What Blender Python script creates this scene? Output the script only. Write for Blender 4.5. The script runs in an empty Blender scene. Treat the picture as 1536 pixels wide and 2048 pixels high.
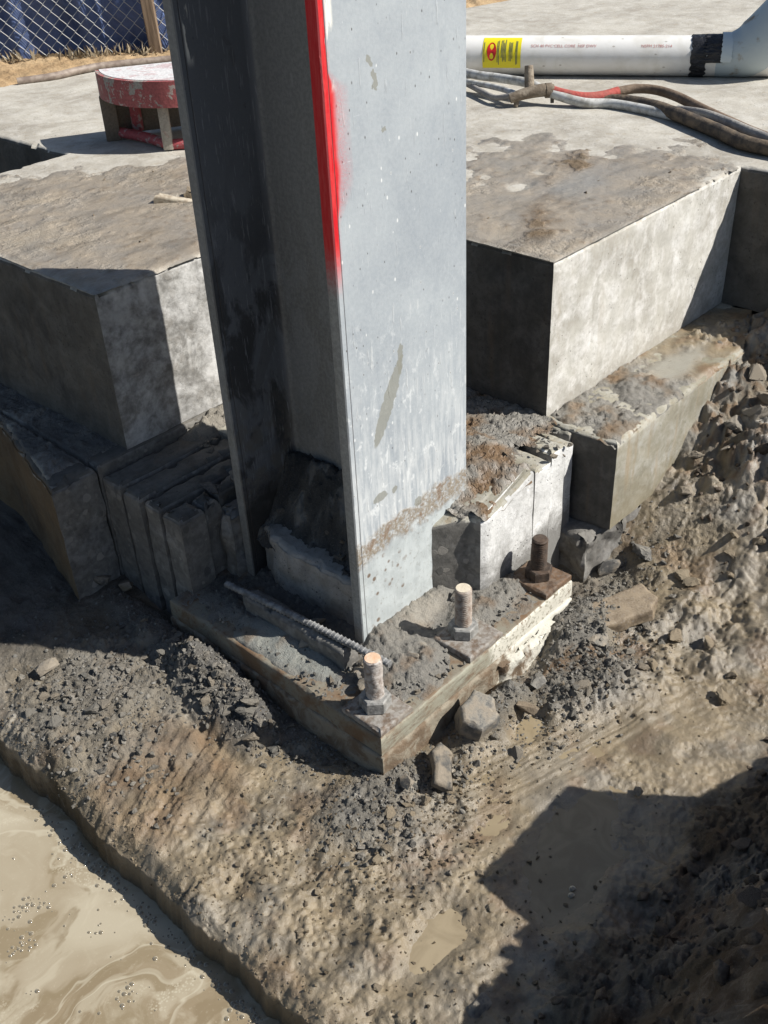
import bpy, bmesh, math, random
import numpy as np
from mathutils import Vector, Matrix
from mathutils.geometry import tessellate_polygon
rnd = random.Random(7)
rng = np.random.default_rng(7)
S = bpy.context.scene
COL = S.collection
# ------------------------------------------------------------------ camera, sky, sun, exposure
# site frame: X runs along the right-hand faces, Y along the left-hand faces, z = 0 is the top of the steel base plate
cam_d = bpy.data.cameras.new('camera')
cam = bpy.data.objects.new('camera', cam_d); COL.objects.link(cam)
cam_d.sensor_fit = 'VERTICAL'; cam_d.sensor_height = 24.0; cam_d.lens = 2070.0/2048.0*24.0
cam_d.clip_start = 0.05; cam_d.clip_end = 300
M = Matrix(((0.678,-0.439,0.589),(-0.733,-0.356,0.579),(-0.044,-0.825,-0.564)))   # columns: camera right, image down, view direction
r_, d_, f_ = [Vector([M[i][k] for i in range(3)]).normalized() for k in range(3)]
up_ = (-d_ + f_*f_.dot(d_)).normalized(); r_ = f_.cross(up_).normalized()
R = Matrix((r_, up_, -f_)).transposed()
cam.matrix_world = Matrix.Translation((-0.986,-1.011,1.5)) @ R.to_4x4()
S.camera = cam
ELEV = math.radians(42); SUNV = Vector((0.560*math.cos(ELEV), -0.8285*math.cos(ELEV), math.sin(ELEV))).normalized()
w = bpy.data.worlds.new('World'); S.world = w; w.use_nodes = True
wn = w.node_tree.nodes; wl = w.node_tree.links
sky = wn.new('ShaderNodeTexSky'); sky.sky_type = 'NISHITA'; sky.sun_disc = False
sky.sun_elevation = ELEV; sky.sun_rotation = math.atan2(SUNV.x, SUNV.y)
bg = wn['Background']; bg.inputs['Strength'].default_value = 0.064
wl.new(sky.outputs[0], bg.inputs['Color'])
sd = bpy.data.lights.new('sun', 'SUN'); sd.energy = 5.0; sd.angle = math.radians(0.53); sd.color = (1.0, 0.965, 0.905)
so = bpy.data.objects.new('sun', sd); COL.objects.link(so); so.rotation_euler = SUNV.to_track_quat('Z', 'Y').to_euler()
S.view_settings.view_transform = 'Standard'; S.view_settings.look = 'None'
S.view_settings.exposure = 0.55; S.view_settings.gamma = 1.0; S.view_settings.use_curve_mapping = False
S.cycles.max_bounces = 6; S.cycles.diffuse_bounces = 3

# ------------------------------------------------------------------ numpy noise
def _perm(seed):
    return np.random.default_rng(seed).permutation(512).astype(np.int64)
def _h(ix, iy, p):
    return p[(p[ix & 511] + iy) & 511]
def pn(x, y, seed=0):
    p = _perm(seed); x = np.asarray(x, float); y = np.asarray(y, float)
    ix = np.floor(x).astype(np.int64); iy = np.floor(y).astype(np.int64); fx = x-ix; fy = y-iy
    u = fx*fx*fx*(fx*(fx*6-15)+10); v = fy*fy*fy*(fy*(fy*6-15)+10)
    def g(ax, ay, dx, dy):
        a = _h(ax, ay, p)*(2*math.pi/512); return np.cos(a)*dx + np.sin(a)*dy
    a = g(ix, iy, fx, fy); b = g(ix+1, iy, fx-1, fy); c = g(ix, iy+1, fx, fy-1); d = g(ix+1, iy+1, fx-1, fy-1)
    return ((a+(b-a)*u) + ((c+(d-c)*u)-(a+(b-a)*u))*v)*1.5
def fbm(x, y, o=4, seed=0, g=0.5):
    s = 0; a = 1.0; t = 0
    for i in range(o):
        s = s + a*pn(x*2**i+i*17.3, y*2**i-i*9.1, seed+i); t += a; a *= g
    return s/t*1.3
def cell(x, y, seed=0):
    p = _perm(seed); q = _perm(seed+991); ix = np.floor(x).astype(np.int64); iy = np.floor(y).astype(np.int64)
    best = np.full(np.shape(x), 9.0); idn = np.zeros(np.shape(x))
    for i in (-1, 0, 1):
        for j in (-1, 0, 1):
            h = _h(ix+i, iy+j, p); h2 = _h(ix+i, iy+j, q)
            d = (ix+i+h/512.0-x)**2 + (iy+j+h2/512.0-y)**2
            m = d < best; best = np.where(m, d, best); idn = np.where(m, _h(iy+j, ix+i, q)/512.0, idn)
    return np.sqrt(best), idn
def lumps(x, y, size, seed, dens=0.5, r=0.55):
    """rounded half-buried lumps of random height, unit high"""
    wx = x + size*(0.32*pn(x/size*1.3, y/size*1.3, seed+5)+.22*pn(x/size*3.7, y/size*3.7, seed+8)); wy = y + size*(0.32*pn(x/size*1.3+40, y/size*1.3, seed+6)+.22*pn(x/size*3.7+9, y/size*3.7, seed+9))
    f, i = cell(wx/size, wy/size, seed); a = np.clip((i-(1-dens))/dens, 0, 1)**0.7
    rr = r*(0.45+0.55*a); k = np.clip(1-(f/np.maximum(rr, .01))**2, 0, 1)**.62; return k*a*(i > 1-dens)*(.78+.45*pn(x/size*4.5+3, y/size*4.5, seed+12))
def ss(x, a, b):
    t = np.clip((x-a)/(b-a), 0, 1); return t*t*(3-2*t)
def blob(x, y, cx, cy, rx, ry, soft=0.6, rot=0.0, seed=3, warp=0.25):
    c, s = math.cos(rot), math.sin(rot); dx = x-cx; dy = y-cy
    u = (dx*c+dy*s)/rx; v = (-dx*s+dy*c)/ry
    d = np.sqrt(u*u+v*v) + warp*fbm(x*9+cx*50, y*9+cy*50, 4, seed)
    return 1-ss(d, 1-soft, 1.0+soft*0.3)
def lerp3(c, d, m):
    return c*(1-m[..., None]) + np.array(d)*m[..., None]

# ------------------------------------------------------------------ mesh helpers
def tag(o, label=None, cat=None, group=None, kind=None):
    if label: o['label'] = label
    if cat: o['category'] = cat
    if group: o['group'] = group
    if kind: o['kind'] = kind
    return o
def link(name, me, parent=None, loc=None):
    o = bpy.data.objects.new(name, me); COL.objects.link(o)
    if parent: o.parent = parent
    if loc is not None: o.location = loc
    return o
def empty(name, loc=(0, 0, 0), rz=0, label=None, cat=None, group=None):
    o = bpy.data.objects.new(name, None); COL.objects.link(o); o.location = loc; o.rotation_euler = (0, 0, rz); o.empty_display_size = .05
    return tag(o, label, cat, group)
def np_mesh(name, V, F, mat, smooth=True, col=None, wet=None):
    me = bpy.data.meshes.new(name); V = np.asarray(V, np.float32); F = np.asarray(F, np.int32); k = F.shape[1]
    me.vertices.add(len(V)); me.vertices.foreach_set('co', V.ravel())
    me.loops.add(F.size); me.loops.foreach_set('vertex_index', F.ravel())
    me.polygons.add(len(F)); me.polygons.foreach_set('loop_start', np.arange(0, F.size, k, dtype=np.int32))
    me.polygons.foreach_set('loop_total', np.full(len(F), k, np.int32))
    me.update(calc_edges=True); me.validate()
    me.polygons.foreach_set('use_smooth', np.full(len(me.polygons), smooth, bool))
    if col is not None:
        a = me.attributes.new('Col', 'FLOAT_COLOR', 'POINT'); c = np.ones((len(V), 4), np.float32); c[:, :3] = col; a.data.foreach_set('color', c.ravel())
    if wet is not None:
        a = me.attributes.new('Wet', 'FLOAT', 'POINT'); a.data.foreach_set('value', np.asarray(wet, np.float32).ravel())
    me.materials.append(mat); return me
def grid_mesh(name, xs, ys, fn, mat, keep=None):
    """heightfield sheet; fn(X,Y) -> z, colour, wetness (colour/wet may be None)"""
    X, Y = np.meshgrid(xs, ys); z, c, wt = fn(X, Y); nx, ny = len(xs), len(ys)
    idx = np.arange(nx*ny).reshape(ny, nx)
    F = np.stack([idx[:-1, :-1], idx[:-1, 1:], idx[1:, 1:], idx[1:, :-1]], -1)
    if keep is not None:
        k = keep(X, Y, z); kf = k[:-1, :-1] | k[:-1, 1:] | k[1:, 1:] | k[1:, :-1]; F = F[kf]
    F = F.reshape(-1, 4); V = np.stack([X, Y, z], -1).reshape(-1, 3)
    used = np.unique(F); remap = np.full(len(V), -1); remap[used] = np.arange(len(used))
    return np_mesh(name, V[used], remap[F], mat, True, None if c is None else c.reshape(-1, 3)[used], None if wt is None else wt.reshape(-1)[used])
def bm_obj(name, bm, mat, parent=None, smooth=False, loc=None, angle=None, recalc=True):
    me = bpy.data.meshes.new(name)
    if recalc: bmesh.ops.recalc_face_normals(bm, faces=bm.faces)
    bm.to_mesh(me); bm.free()
    for m_ in (mat if isinstance(mat, (list, tuple)) else [mat]): me.materials.append(m_)
    if smooth:
        me.polygons.foreach_set('use_smooth', np.full(len(me.polygons), True, bool))
        if angle: me.set_sharp_from_angle(angle=math.radians(angle))
    return link(name, me, parent, loc)
def add_box(bm, x0, x1, y0, y1, z0, z1, bev=0.0, seg=1):
    r = bmesh.ops.create_cube(bm, size=1.0); vs = r['verts']
    for v in vs: v.co = ((x0+x1)/2+v.co.x*(x1-x0), (y0+y1)/2+v.co.y*(y1-y0), (z0+z1)/2+v.co.z*(z1-z0))
    if bev: bmesh.ops.bevel(bm, geom=list({e for v in vs for e in v.link_edges}), offset=bev, segments=seg, affect='EDGES', profile=.6)
def sweep(name, pts, rad, mat, parent=None, seg=12, sub=6, closed=True, wob=0.0):
    """tube along a smooth path; rad number or list"""
    P_ = [Vector(p) for p in pts]; n = len(P_); path = []; rr = []
    rads = rad if isinstance(rad, (list, tuple)) else [rad]*n
    for i in range(n-1):
        p0 = P_[max(i-1, 0)]; p1 = P_[i]; p2 = P_[i+1]; p3 = P_[min(i+2, n-1)]
        for k in range(sub):
            t = k/sub; path.append(0.5*((2*p1)+(p2-p0)*t+(2*p0-5*p1+4*p2-p3)*t*t+(3*p1-p0-3*p2+p3)*t**3)); rr.append(rads[i]*(1-t)+rads[i+1]*t)
    path.append(P_[-1]); rr.append(rads[-1])
    bm = bmesh.new(); rings = []; up = Vector((0, 0, 1))
    for i, p in enumerate(path):
        t = (path[min(i+1, len(path)-1)]-path[max(i-1, 0)]).normalized()
        a = t.cross(up); a = a.normalized() if a.length > 1e-4 else Vector((1, 0, 0)); b = a.cross(t).normalized(); up = b
        r = rr[i]*(1+(rnd.random()-.5)*wob)
        rings.append([bm.verts.new(p+(a*math.cos(q)+b*math.sin(q))*r) for q in [2*math.pi*k/seg for k in range(seg)]])
    for i in range(len(rings)-1):
        for k in range(seg): bm.faces.new((rings[i][k], rings[i][(k+1) % seg], rings[i+1][(k+1) % seg], rings[i+1][k]))
    if closed: bm.faces.new(rings[0][::-1]); bm.faces.new(rings[-1])
    return bm_obj(name, bm, mat, parent, True, angle=50)
def worn_prism(name, poly, z0, z1, mat, parent=None, step=0.010, worn=0.004, rough=0.0015, ztop=None, seed=1, zsteps=None, label=None):
    """upright block on a plan outline (anticlockwise) with rubbed, chipped top edge and slightly uneven faces"""
    pts = []
    for i, a in enumerate(poly):
        b = poly[(i+1) % len(poly)]; L = math.hypot(b[0]-a[0], b[1]-a[1]); far = min(math.hypot(a[0]+1, a[1]+1), math.hypot(b[0]+1, b[1]+1)) > 4.5 or L > 4
        n = max(2, int(L/(step if not far else 0.12)))
        for k in range(n): pts.append((a[0]+(b[0]-a[0])*k/n, a[1]+(b[1]-a[1])*k/n))
    A = np.array(pts); N = len(A); T = np.roll(A, -1, 0)-np.roll(A, 1, 0); T /= np.linalg.norm(T, axis=1)[:, None]+1e-9; Nn = np.stack([T[:, 1], -T[:, 0]], 1)
    s = np.cumsum(np.linalg.norm(np.diff(A, axis=0, prepend=A[:1]), axis=1))
    H = z1-z0; nz = zsteps or max(3, int(H/(step*1.3))); levels = [(z0+H*k/nz, 0) for k in range(nz)]
    levels[-1] = (levels[-1][0], 0); levels += [(z1-worn*2.2, 0), (z1-worn*.9, worn*.35), (z1-worn*.2, worn), (z1, worn*2.2)]
    V = []; inset_last = None
    chip = np.clip(fbm(s*22, s*0+seed, 4, seed)*1.6-.25, 0, 1)*worn*3.0 + worn*.5*np.abs(fbm(s*90, s*0, 2, seed+3))
    for z, ins in levels:
        zz = np.full(N, z); zt = ztop(A[:, 0], A[:, 1]) if ztop else np.full(N, z1)
        zz = z0+(zz-z0)*(zt-z0)/H
        dn = rough*(fbm(s*14, zz*14+seed, 4, seed+7)*2)
        cc = chip*ss(zz, zt-worn*3.2, zt-worn*.2); drop = chip*.6 if 0 < ins < worn*1.5 else 0
        XY = A + Nn*(dn-ins-cc)[:, None]; V.append(np.concatenate([XY, (zz-drop)[:, None]], 1))
    V = np.concatenate(V); L = len(levels); bm = bmesh.new(); vs = [bm.verts.new(v) for v in V]
    for l in range(L-1):
        for i in range(N):
            j = (i+1) % N; bm.faces.new((vs[l*N+i], vs[l*N+j], vs[(l+1)*N+j], vs[(l+1)*N+i]))
    for ring, flip in ((vs[(L-1)*N:], False), (vs[:N], True)):
        flat = [Vector((v.co.x, v.co.y, 0)) for v in ring]
        for tri in tessellate_polygon([flat]):
            a_, b_2, c_ = (flat[k] for k in tri); up_w = (b_2-a_).cross(c_-a_).z > 0
            try: bm.faces.new([ring[k] for k in (tri if up_w != flip else tri[::-1])])
            except ValueError: pass
    o = bm_obj(name, bm, mat, parent, True, angle=38, recalc=False)
    for p in o.data.polygons:
        if len(p.vertices) == 3: p.use_smooth = False
    if label: o['label'] = label
    return o
def rect(x0, x1, y0, y1): return [(x0, y0), (x1, y0), (x1, y1), (x0, y1)]
def hull_np(seed, n=13, flat=0.75, cut=True):
    r = np.random.default_rng(seed); p = r.normal(size=(n, 3)); p /= np.linalg.norm(p, axis=1)[:, None]; p *= r.uniform(.75, 1.0, (n, 1)); p *= [1, r.uniform(.6, .95), flat*r.uniform(.6, 1)]
    bm = bmesh.new(); [bm.verts.new(q) for q in p]; bmesh.ops.convex_hull(bm, input=bm.verts)
    for v in [v for v in bm.verts if not v.link_faces]: bm.verts.remove(v)
    bmesh.ops.triangulate(bm, faces=bm.faces); bm.verts.index_update()
    V = np.array([v.co[:] for v in bm.verts]); F = np.array([[v.index for v in f.verts] for f in bm.faces]); bm.free(); return V, F
def clod_np(seed, sub=2):
    bm = bmesh.new(); bmesh.ops.create_icosphere(bm, subdivisions=sub, radius=1); bm.verts.index_update()
    V = np.array([v.co[:] for v in bm.verts]); F = np.array([[v.index for v in f.verts] for f in bm.faces]); bm.free()
    d = fbm(V[:, 0]*1.4+V[:, 2]*1.1, V[:, 1]*1.4-V[:, 2]*.9, 3, seed, .6)*.55; V = V*(1+d)[:, None]*[1, .85, .72]; return V, F
def rough_np(seed, lev=1, amp=.10):
    V, F = hull_np(seed, 15, .8); bm = bmesh.new(); vs = [bm.verts.new(v) for v in V]; [bm.faces.new([vs[k] for k in f]) for f in F]
    for _ in range(lev): bmesh.ops.subdivide_edges(bm, edges=bm.edges[:], cuts=1, use_grid_fill=True)
    bmesh.ops.triangulate(bm, faces=bm.faces); bm.verts.index_update(); V = np.array([v.co[:] for v in bm.verts]); F = np.array([[v.index for v in f.verts] for f in bm.faces]); bm.free()
    d = fbm(V[:, 0]*2.6+V[:, 2]*2.1, V[:, 1]*2.6-V[:, 2]*1.9, 3, seed, .8)*amp*3+np.random.default_rng(seed).uniform(-amp, amp, len(V)); return V*(1+d)[:, None], F
ROCKS = [hull_np(100+i, 8+i % 6) for i in range(14)]; CLODS = [rough_np(200+i, 1, .10) for i in range(12)]; BITS = ROCKS
def rotm(a, b, c):
    return np.array((Matrix.Rotation(a, 3, 'Z') @ Matrix.Rotation(b, 3, 'X') @ Matrix.Rotation(c, 3, 'Y')))
def scatter(name, lib, pts, sizes, mat, label, cat, smooth=False, cols=None, parent=None, tilt=3.1, sink=0.25):
    Vs = []; Fs = []; Cs = []; n = 0
    for i, (p, s) in enumerate(zip(pts, sizes)):
        V, F = lib[rnd.randrange(len(lib))]; Rm = rotm(rnd.uniform(0, 6.28), rnd.uniform(-tilt, tilt), rnd.uniform(-tilt, tilt))
        Vs.append((V*s) @ Rm.T + np.array(p)+[0, 0, s*(0.6-sink*1.5)]); Fs.append(F+n); n += len(V)
        if cols is not None: Cs.append(np.repeat(np.array(cols[i])[None], len(V), 0))
    me = np_mesh(name, np.concatenate(Vs), np.concatenate(Fs), mat, smooth, np.concatenate(Cs) if cols is not None else None)
    o = link(name, me, parent); o['kind'] = 'stuff'
    if not parent: tag(o, label, cat)
    return o

# ------------------------------------------------------------------ node helper
class NT:
    def __init__(s, name):
        s.m = bpy.data.materials.new(name); s.m.use_nodes = True; s.t = s.m.node_tree; s.t.nodes.clear()
        s.o = s.t.nodes.new('ShaderNodeOutputMaterial'); s.tc = s.t.nodes.new('ShaderNodeTexCoord')
    def N(s, t, **k):
        n = s.t.nodes.new(t)
        for a, b in k.items(): setattr(n, a, b)
        return n
    def put(s, sock, v):
        if isinstance(v, bpy.types.NodeSocket): s.t.links.new(v, sock)
        elif v is not None:
            if sock.type == 'RGBA' and len(v) == 3: v = (*v, 1)
            sock.default_value = v
    def obj(s, sc=(1, 1, 1), off=None, rot=(0, 0, 0)):
        n = s.N('ShaderNodeMapping'); s.put(n.inputs[0], s.tc.outputs['Object']); n.inputs['Scale'].default_value = sc; n.inputs['Rotation'].default_value = rot
        if off: n.inputs['Location'].default_value = off
        return n.outputs[0]
    def rand(s): return s.N('ShaderNodeObjectInfo').outputs['Random']
    def xyz(s, v=None):
        n = s.N('ShaderNodeSeparateXYZ'); s.put(n.inputs[0], v or s.tc.outputs['Object']); return n.outputs
    def noise(s, v, scale, det=4, rough=.55, dist=0, col=False):
        n = s.N('ShaderNodeTexNoise'); s.put(n.inputs['Vector'], v); s.put(n.inputs['Scale'], scale); n.inputs['Detail'].default_value = det; n.inputs['Roughness'].default_value = rough; n.inputs['Distortion'].default_value = dist
        return n.outputs[1 if col else 0]
    def voro(s, v, scale, feat='F1', out='Distance', rnd_=1.0):
        n = s.N('ShaderNodeTexVoronoi', feature=feat); s.put(n.inputs['Vector'], v); s.put(n.inputs['Scale'], scale); n.inputs['Randomness'].default_value = rnd_; return n.outputs[out]
    def ss(s, x, a, b, c=0.0, d=1.0, lin=False):
        n = s.N('ShaderNodeMapRange', interpolation_type='LINEAR' if lin else 'SMOOTHSTEP', clamp=True)
        for i, v in zip(range(5), (x, a, b, c, d)): s.put(n.inputs[i], v)
        return n.outputs[0]
    def ma(s, op, a, b=None, c=None):
        n = s.N('ShaderNodeMath', operation=op); s.put(n.inputs[0], a); s.put(n.inputs[1], b)
        if c is not None: s.put(n.inputs[2], c)
        return n.outputs[0]
    def mul(s, *a):
        r = a[0]
        for b in a[1:]: r = s.ma('MULTIPLY', r, b)
        return r
    def add(s, *a):
        r = a[0]
        for b in a[1:]: r = s.ma('ADD', r, b)
        return r
    def mix(s, f, a, b, mode='MIX'):
        n = s.N('ShaderNodeMix', data_type='RGBA', blend_type=mode); s.put(n.inputs[0], f); s.put(n.inputs[6], a); s.put(n.inputs[7], b); return n.outputs[2]
    def attr(s, name, out='Color'):
        n = s.N('ShaderNodeAttribute', attribute_name=name); return n.outputs[out]
    def bump(s, h, dist=.002, st=1.0, nrm=None):
        n = s.N('ShaderNodeBump'); s.put(n.inputs['Height'], h); n.inputs['Distance'].default_value = dist; s.put(n.inputs['Strength'], st)
        if nrm: s.put(n.inputs['Normal'], nrm)
        return n.outputs[0]
    def out(s, col, rough=.8, nrm=None, metal=0.0, spec=.4, **k):
        n = s.N('ShaderNodeBsdfPrincipled'); s.put(n.inputs['Base Color'], col); s.put(n.inputs['Roughness'], rough); s.put(n.inputs['Metallic'], metal); s.put(n.inputs['Specular IOR Level'], spec)
        if nrm: s.put(n.inputs['Normal'], nrm)
        for a, b in k.items(): s.put(n.inputs[a.replace('_', ' ')], b)
        s.t.links.new(n.outputs[0], s.o.inputs[0]); return s.m

def m_mud(name='mud', sc=1.0):
    t = NT(name); v = t.obj(); c = t.attr('Col'); wet = t.attr('Wet', 'Fac')
    n1 = t.noise(v, 60*sc, 6, .65); n2 = t.noise(v, 320*sc, 4, .7); n3 = t.noise(v, 9*sc, 4, .6, 1.0)
    c = t.mix(t.ss(n1, .3, .7), t.mix(.25, c, (.55, .5, .44), 'MULTIPLY'), c)
    dw = t.ss(wet, .75, .25, .25, 1.0); c = t.mix(t.mul(t.ss(n2, .55, .75), .35, dw), c, (.42, .38, .32)); c = t.mix(t.mul(t.ss(n2, .43, .25), .55, dw), c, t.mix(1.0, c, (.35, .31, .28), 'MULTIPLY'))
    c = t.mix(t.mul(t.ss(n3, .45, .7), .22), c, t.mix(1.0, c, (1.25, 1.15, 1.0), 'MULTIPLY'))
    wp = t.ss(t.add(wet, t.mul(t.add(t.noise(v, 22*sc, 4, .6), -.5), .9)), .24, .66); rough = t.add(t.ss(wp, 0, 1, .92, .27), t.mul(t.ss(n1, .3, .7), .08)); c = t.mix(t.mul(wp, .30), c, t.mix(1.0, c, (.62, .58, .52), 'MULTIPLY'))
    dry = t.ss(wp, 1.0, .0, .34, 1.0)
    n4 = t.noise(v, 150*sc, 5, .75); h = t.mul(t.add(t.mul(n1, .7), t.mul(n2, .5), t.mul(n4, .8)), dry)
    return t.out(c, rough, t.bump(h, .0065, 1.0), spec=t.ss(wp, 0, 1, .12, .50))
def m_rock(name, a=(.20, .195, .18), b=(.09, .09, .088), dust=(.27, .25, .21), dustamt=.6):
    t = NT(name); rv = t.rand(); v = t.obj()
    vv = t.N('ShaderNodeVectorMath', operation='ADD'); t.put(vv.inputs[0], v); cx = t.N('ShaderNodeCombineXYZ'); t.put(cx.inputs[0], t.mul(rv, 50)); t.put(vv.inputs[1], cx.outputs[0]); v = vv.outputs[0]
    n = t.noise(v, 35, 5, .6); n2 = t.noise(v, 200, 4, .7); vo = t.voro(v, 90)
    c = t.mix(t.ss(n, .35, .65), b, a); c = t.mix(t.mul(t.ss(vo, .35, .2), .35), c, (.26, .23, .2))
    nz = t.xyz(t.N('ShaderNodeNewGeometry').outputs['Normal'])[2]
    c = t.mix(t.mul(t.ss(nz, .2, .9), t.ss(n2, .35, .6), dustamt), c, dust); c = t.mix(t.ss(rv, 0, .5, .45, 0), c, t.mix(1., c, (.6, .58, .56), 'MULTIPLY')); c = t.mix(t.mul(t.ss(t.add(n, t.mul(rv, .4)), .6, .85), .6), c, (.25, .20, .14))
    return t.out(c, t.ss(n, .3, .7, .95, .6), t.bump(t.add(n, t.mul(n2, .5)), .0025, .9), spec=.3)
def m_crumb(name, spec=.25, rough=.85):
    t = NT(name); v = t.obj(); c = t.attr('Col'); n = t.noise(v, 150, 4, .65); n2 = t.noise(v, 500, 3, .7)
    c = t.mix(t.ss(n, .35, .65), t.mix(1., c, (.6, .6, .6), 'MULTIPLY'), c); return t.out(c, rough, t.bump(t.add(n, n2), .002, .8), spec=spec)
def m_concrete(name, base=(.36, .345, .31), dark=(.20, .19, .17), white=(.60, .59, .56), wamt=.6, stain=(.20, .165, .11), samt=.35, board=0.0, pits=1.0, zlo=None, zhi=None, wetc=(.13, .12, .1), spec=.25):
    t = NT(name); v = t.obj(); p = t.xyz()
    big = t.noise(v, 4.5, 5, .6, .6); med = t.noise(v, 17, 5, .62, .4); fine = t.noise(v, 90, 5, .7); vf = t.noise(v, 420, 3, .7)
    st = t.noise(t.obj((22, 22, 2.2)), 1.5, 5, .6, .4)
    c = t.mix(t.ss(big, .25, .72), dark, base); md = t.add(t.mul(med, .55), t.mul(st, .25), t.mul(fine, .2)); c = t.mix(t.mul(t.ss(md, .42, .68), wamt), c, white); c = t.mix(t.mul(t.ss(fine, .5, .3), .35), c, dark)
    c = t.mix(t.mul(t.ss(st, .52, .75), samt), c, stain); c = t.mix(t.mul(t.ss(st, .45, .25), wamt*.4), c, white)
    if zlo is not None:   # damp tide mark above the mud
        e = t.add(p[2], t.mul(t.add(med, -.5), .16), t.mul(t.add(fine, -.5), .05)); c = t.mix(t.ss(e, zhi, zlo, 0, .85), c, wetc)
    pv = t.voro(v, 75); pit = t.mul(t.ss(pv, .17, .07), t.ss(t.noise(v, 14, 2), .48, .6)); pv2 = t.voro(v, 260); pit2 = t.mul(t.ss(pv2, .22, .1), t.ss(t.noise(v, 25, 2), .42, .62))
    pt = t.ma('MAXIMUM', pit, t.mul(pit2, .7)); c = t.mix(t.mul(pt, .8*pits), c, (.06, .055, .05))
    h = t.add(t.mul(med, 1.0), t.mul(fine, .6), t.mul(vf, .25), t.mul(pt, -1.2*pits))
    if board:
        wv = t.N('ShaderNodeTexWave', bands_direction='Z'); t.put(wv.inputs[0], t.obj((1, 1, 1), rot=(0, .12, 0))); wv.inputs['Scale'].default_value = 60; wv.inputs['Distortion'].default_value = 1.2; wv.inputs['Detail'].default_value = 2
        h = t.add(h, t.mul(wv.outputs[1], board*.35)); c = t.mix(t.mul(t.ss(wv.outputs[1], .35, .0), .12*board), c, dark)
    return t.out(c, t.ss(med, .3, .7, .9, .75), t.bump(h, .0028, .8), spec=spec)
def m_aggregate(name, mat_=(.15, .142, .13), wamt=.25, zlo=None, zhi=None):
    t = NT(name); w0 = t.noise(t.obj(), 25, 3, .5, 0, True); v = t.mix(.012, t.obj(), w0)
    f = t.voro(v, 36, 'DISTANCE_TO_EDGE', 'Distance'); cc = t.voro(v, 36, 'F1', 'Color'); f1 = t.voro(v, 36); r = t.xyz(cc)
    f2 = t.voro(v, 85, 'DISTANCE_TO_EDGE', 'Distance'); c2 = t.xyz(t.voro(v, 85, 'F1', 'Color')); n = t.noise(v, 60, 5, .65); big = t.noise(v, 6, 5, .6, .5); vf = t.noise(v, 400, 3)
    e1 = t.add(t.mul(t.voro(v, 36), 1.0), t.mul(t.add(t.noise(v, 110, 3), -.5), .25)); rad = t.ss(r[0], 0, 1, .18, .50, True); st = t.mul(t.ss(t.ma('SUBTRACT', e1, rad), .04, -.03), t.ss(r[2], .30, .36)); e2 = t.voro(v, 85); st2 = t.mul(t.ss(t.ma('SUBTRACT', e2, t.ss(c2[0], 0, 1, .12, .48, True)), .05, -.04), t.ss(c2[2], .35, .4))
    sc = t.mix(r[1], (.10, .097, .09), (.29, .27, .24)); sc2 = t.mix(c2[1], (.09, .088, .085), (.27, .25, .22))
    c = t.mix(t.ss(n, .3, .7), (mat_[0]*.65, mat_[1]*.65, mat_[2]*.65), mat_); c = t.mix(t.mul(st2, .6), c, sc2); c = t.mix(t.mul(st, .92), c, sc)
    fl = t.add(t.noise(v, 7, 5, .65, .5), t.mul(t.add(n, -.5), .35)); c = t.mix(t.mul(t.ss(fl, .50 if wamt < .9 else .36, .72 if wamt < .9 else .74), wamt*.85), c, (.42, .42, .41) if wamt < .9 else (.66, .655, .64)); c = t.mix(t.ss(big, .4, .65, .0, .4), c, (.08, .075, .07))
    return t.out(c, .75, t.bump(t.add(t.mul(n, .8), t.mul(vf, .3), t.mul(st, .3)), .002, .7), spec=.3)

MUD = m_mud(); ROCK = m_rock('broken_concrete'); ROCKD = m_rock('dark_wet_stone', (.11, .108, .10), (.05, .05, .05), (.16, .15, .13), .5); ROCKB = m_rock('muddy_stone', (.24, .19, .13), (.13, .10, .07), (.27, .22, .16), .7)
CRUMB = m_crumb('crumb'); CLODM = m_crumb('clod', .3, .7)
CONC = m_concrete('slab_concrete', (.45, .425, .37), (.27, .245, .205), (.60, .585, .54), .5, (.27, .22, .15), .5)
CONC_FACE = m_concrete('cast_face', (.50, .485, .44), (.30, .28, .24), (.70, .69, .67), .85, (.32, .28, .21), .4, board=.35, zlo=.24, zhi=.32, wetc=(.34, .32, .28))
CONC_SHADE = m_concrete('shade_painted_face', (.115, .107, .092), (.05, .048, .045), (.20, .19, .175), .45, (.11, .085, .06), .5)  # same concrete darkened, so that shade is painted into its colour
CONC_OLIVE = m_concrete('damp_face', (.33, .31, .25), (.18, .165, .12), (.47, .47, .45), .55, (.26, .18, .09), .6, board=.6, zlo=.0, zhi=.12, wetc=(.20, .175, .12))
CONC_WHITE = m_concrete('washed_face', (.56, .56, .545), (.28, .275, .26), (.74, .74, .73), .85, (.30, .27, .22), .15, zlo=.0, zhi=.11, wetc=(.14, .135, .125))
AGG = m_aggregate('sawn_aggregate', (.20, .19, .172), .35)
AGG_F = m_aggregate('floured_cut_face', (.25, .242, .225), .95)
AGG_L = m_aggregate('sawn_aggregate_pale', (.2, .19, .175), .6)

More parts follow.
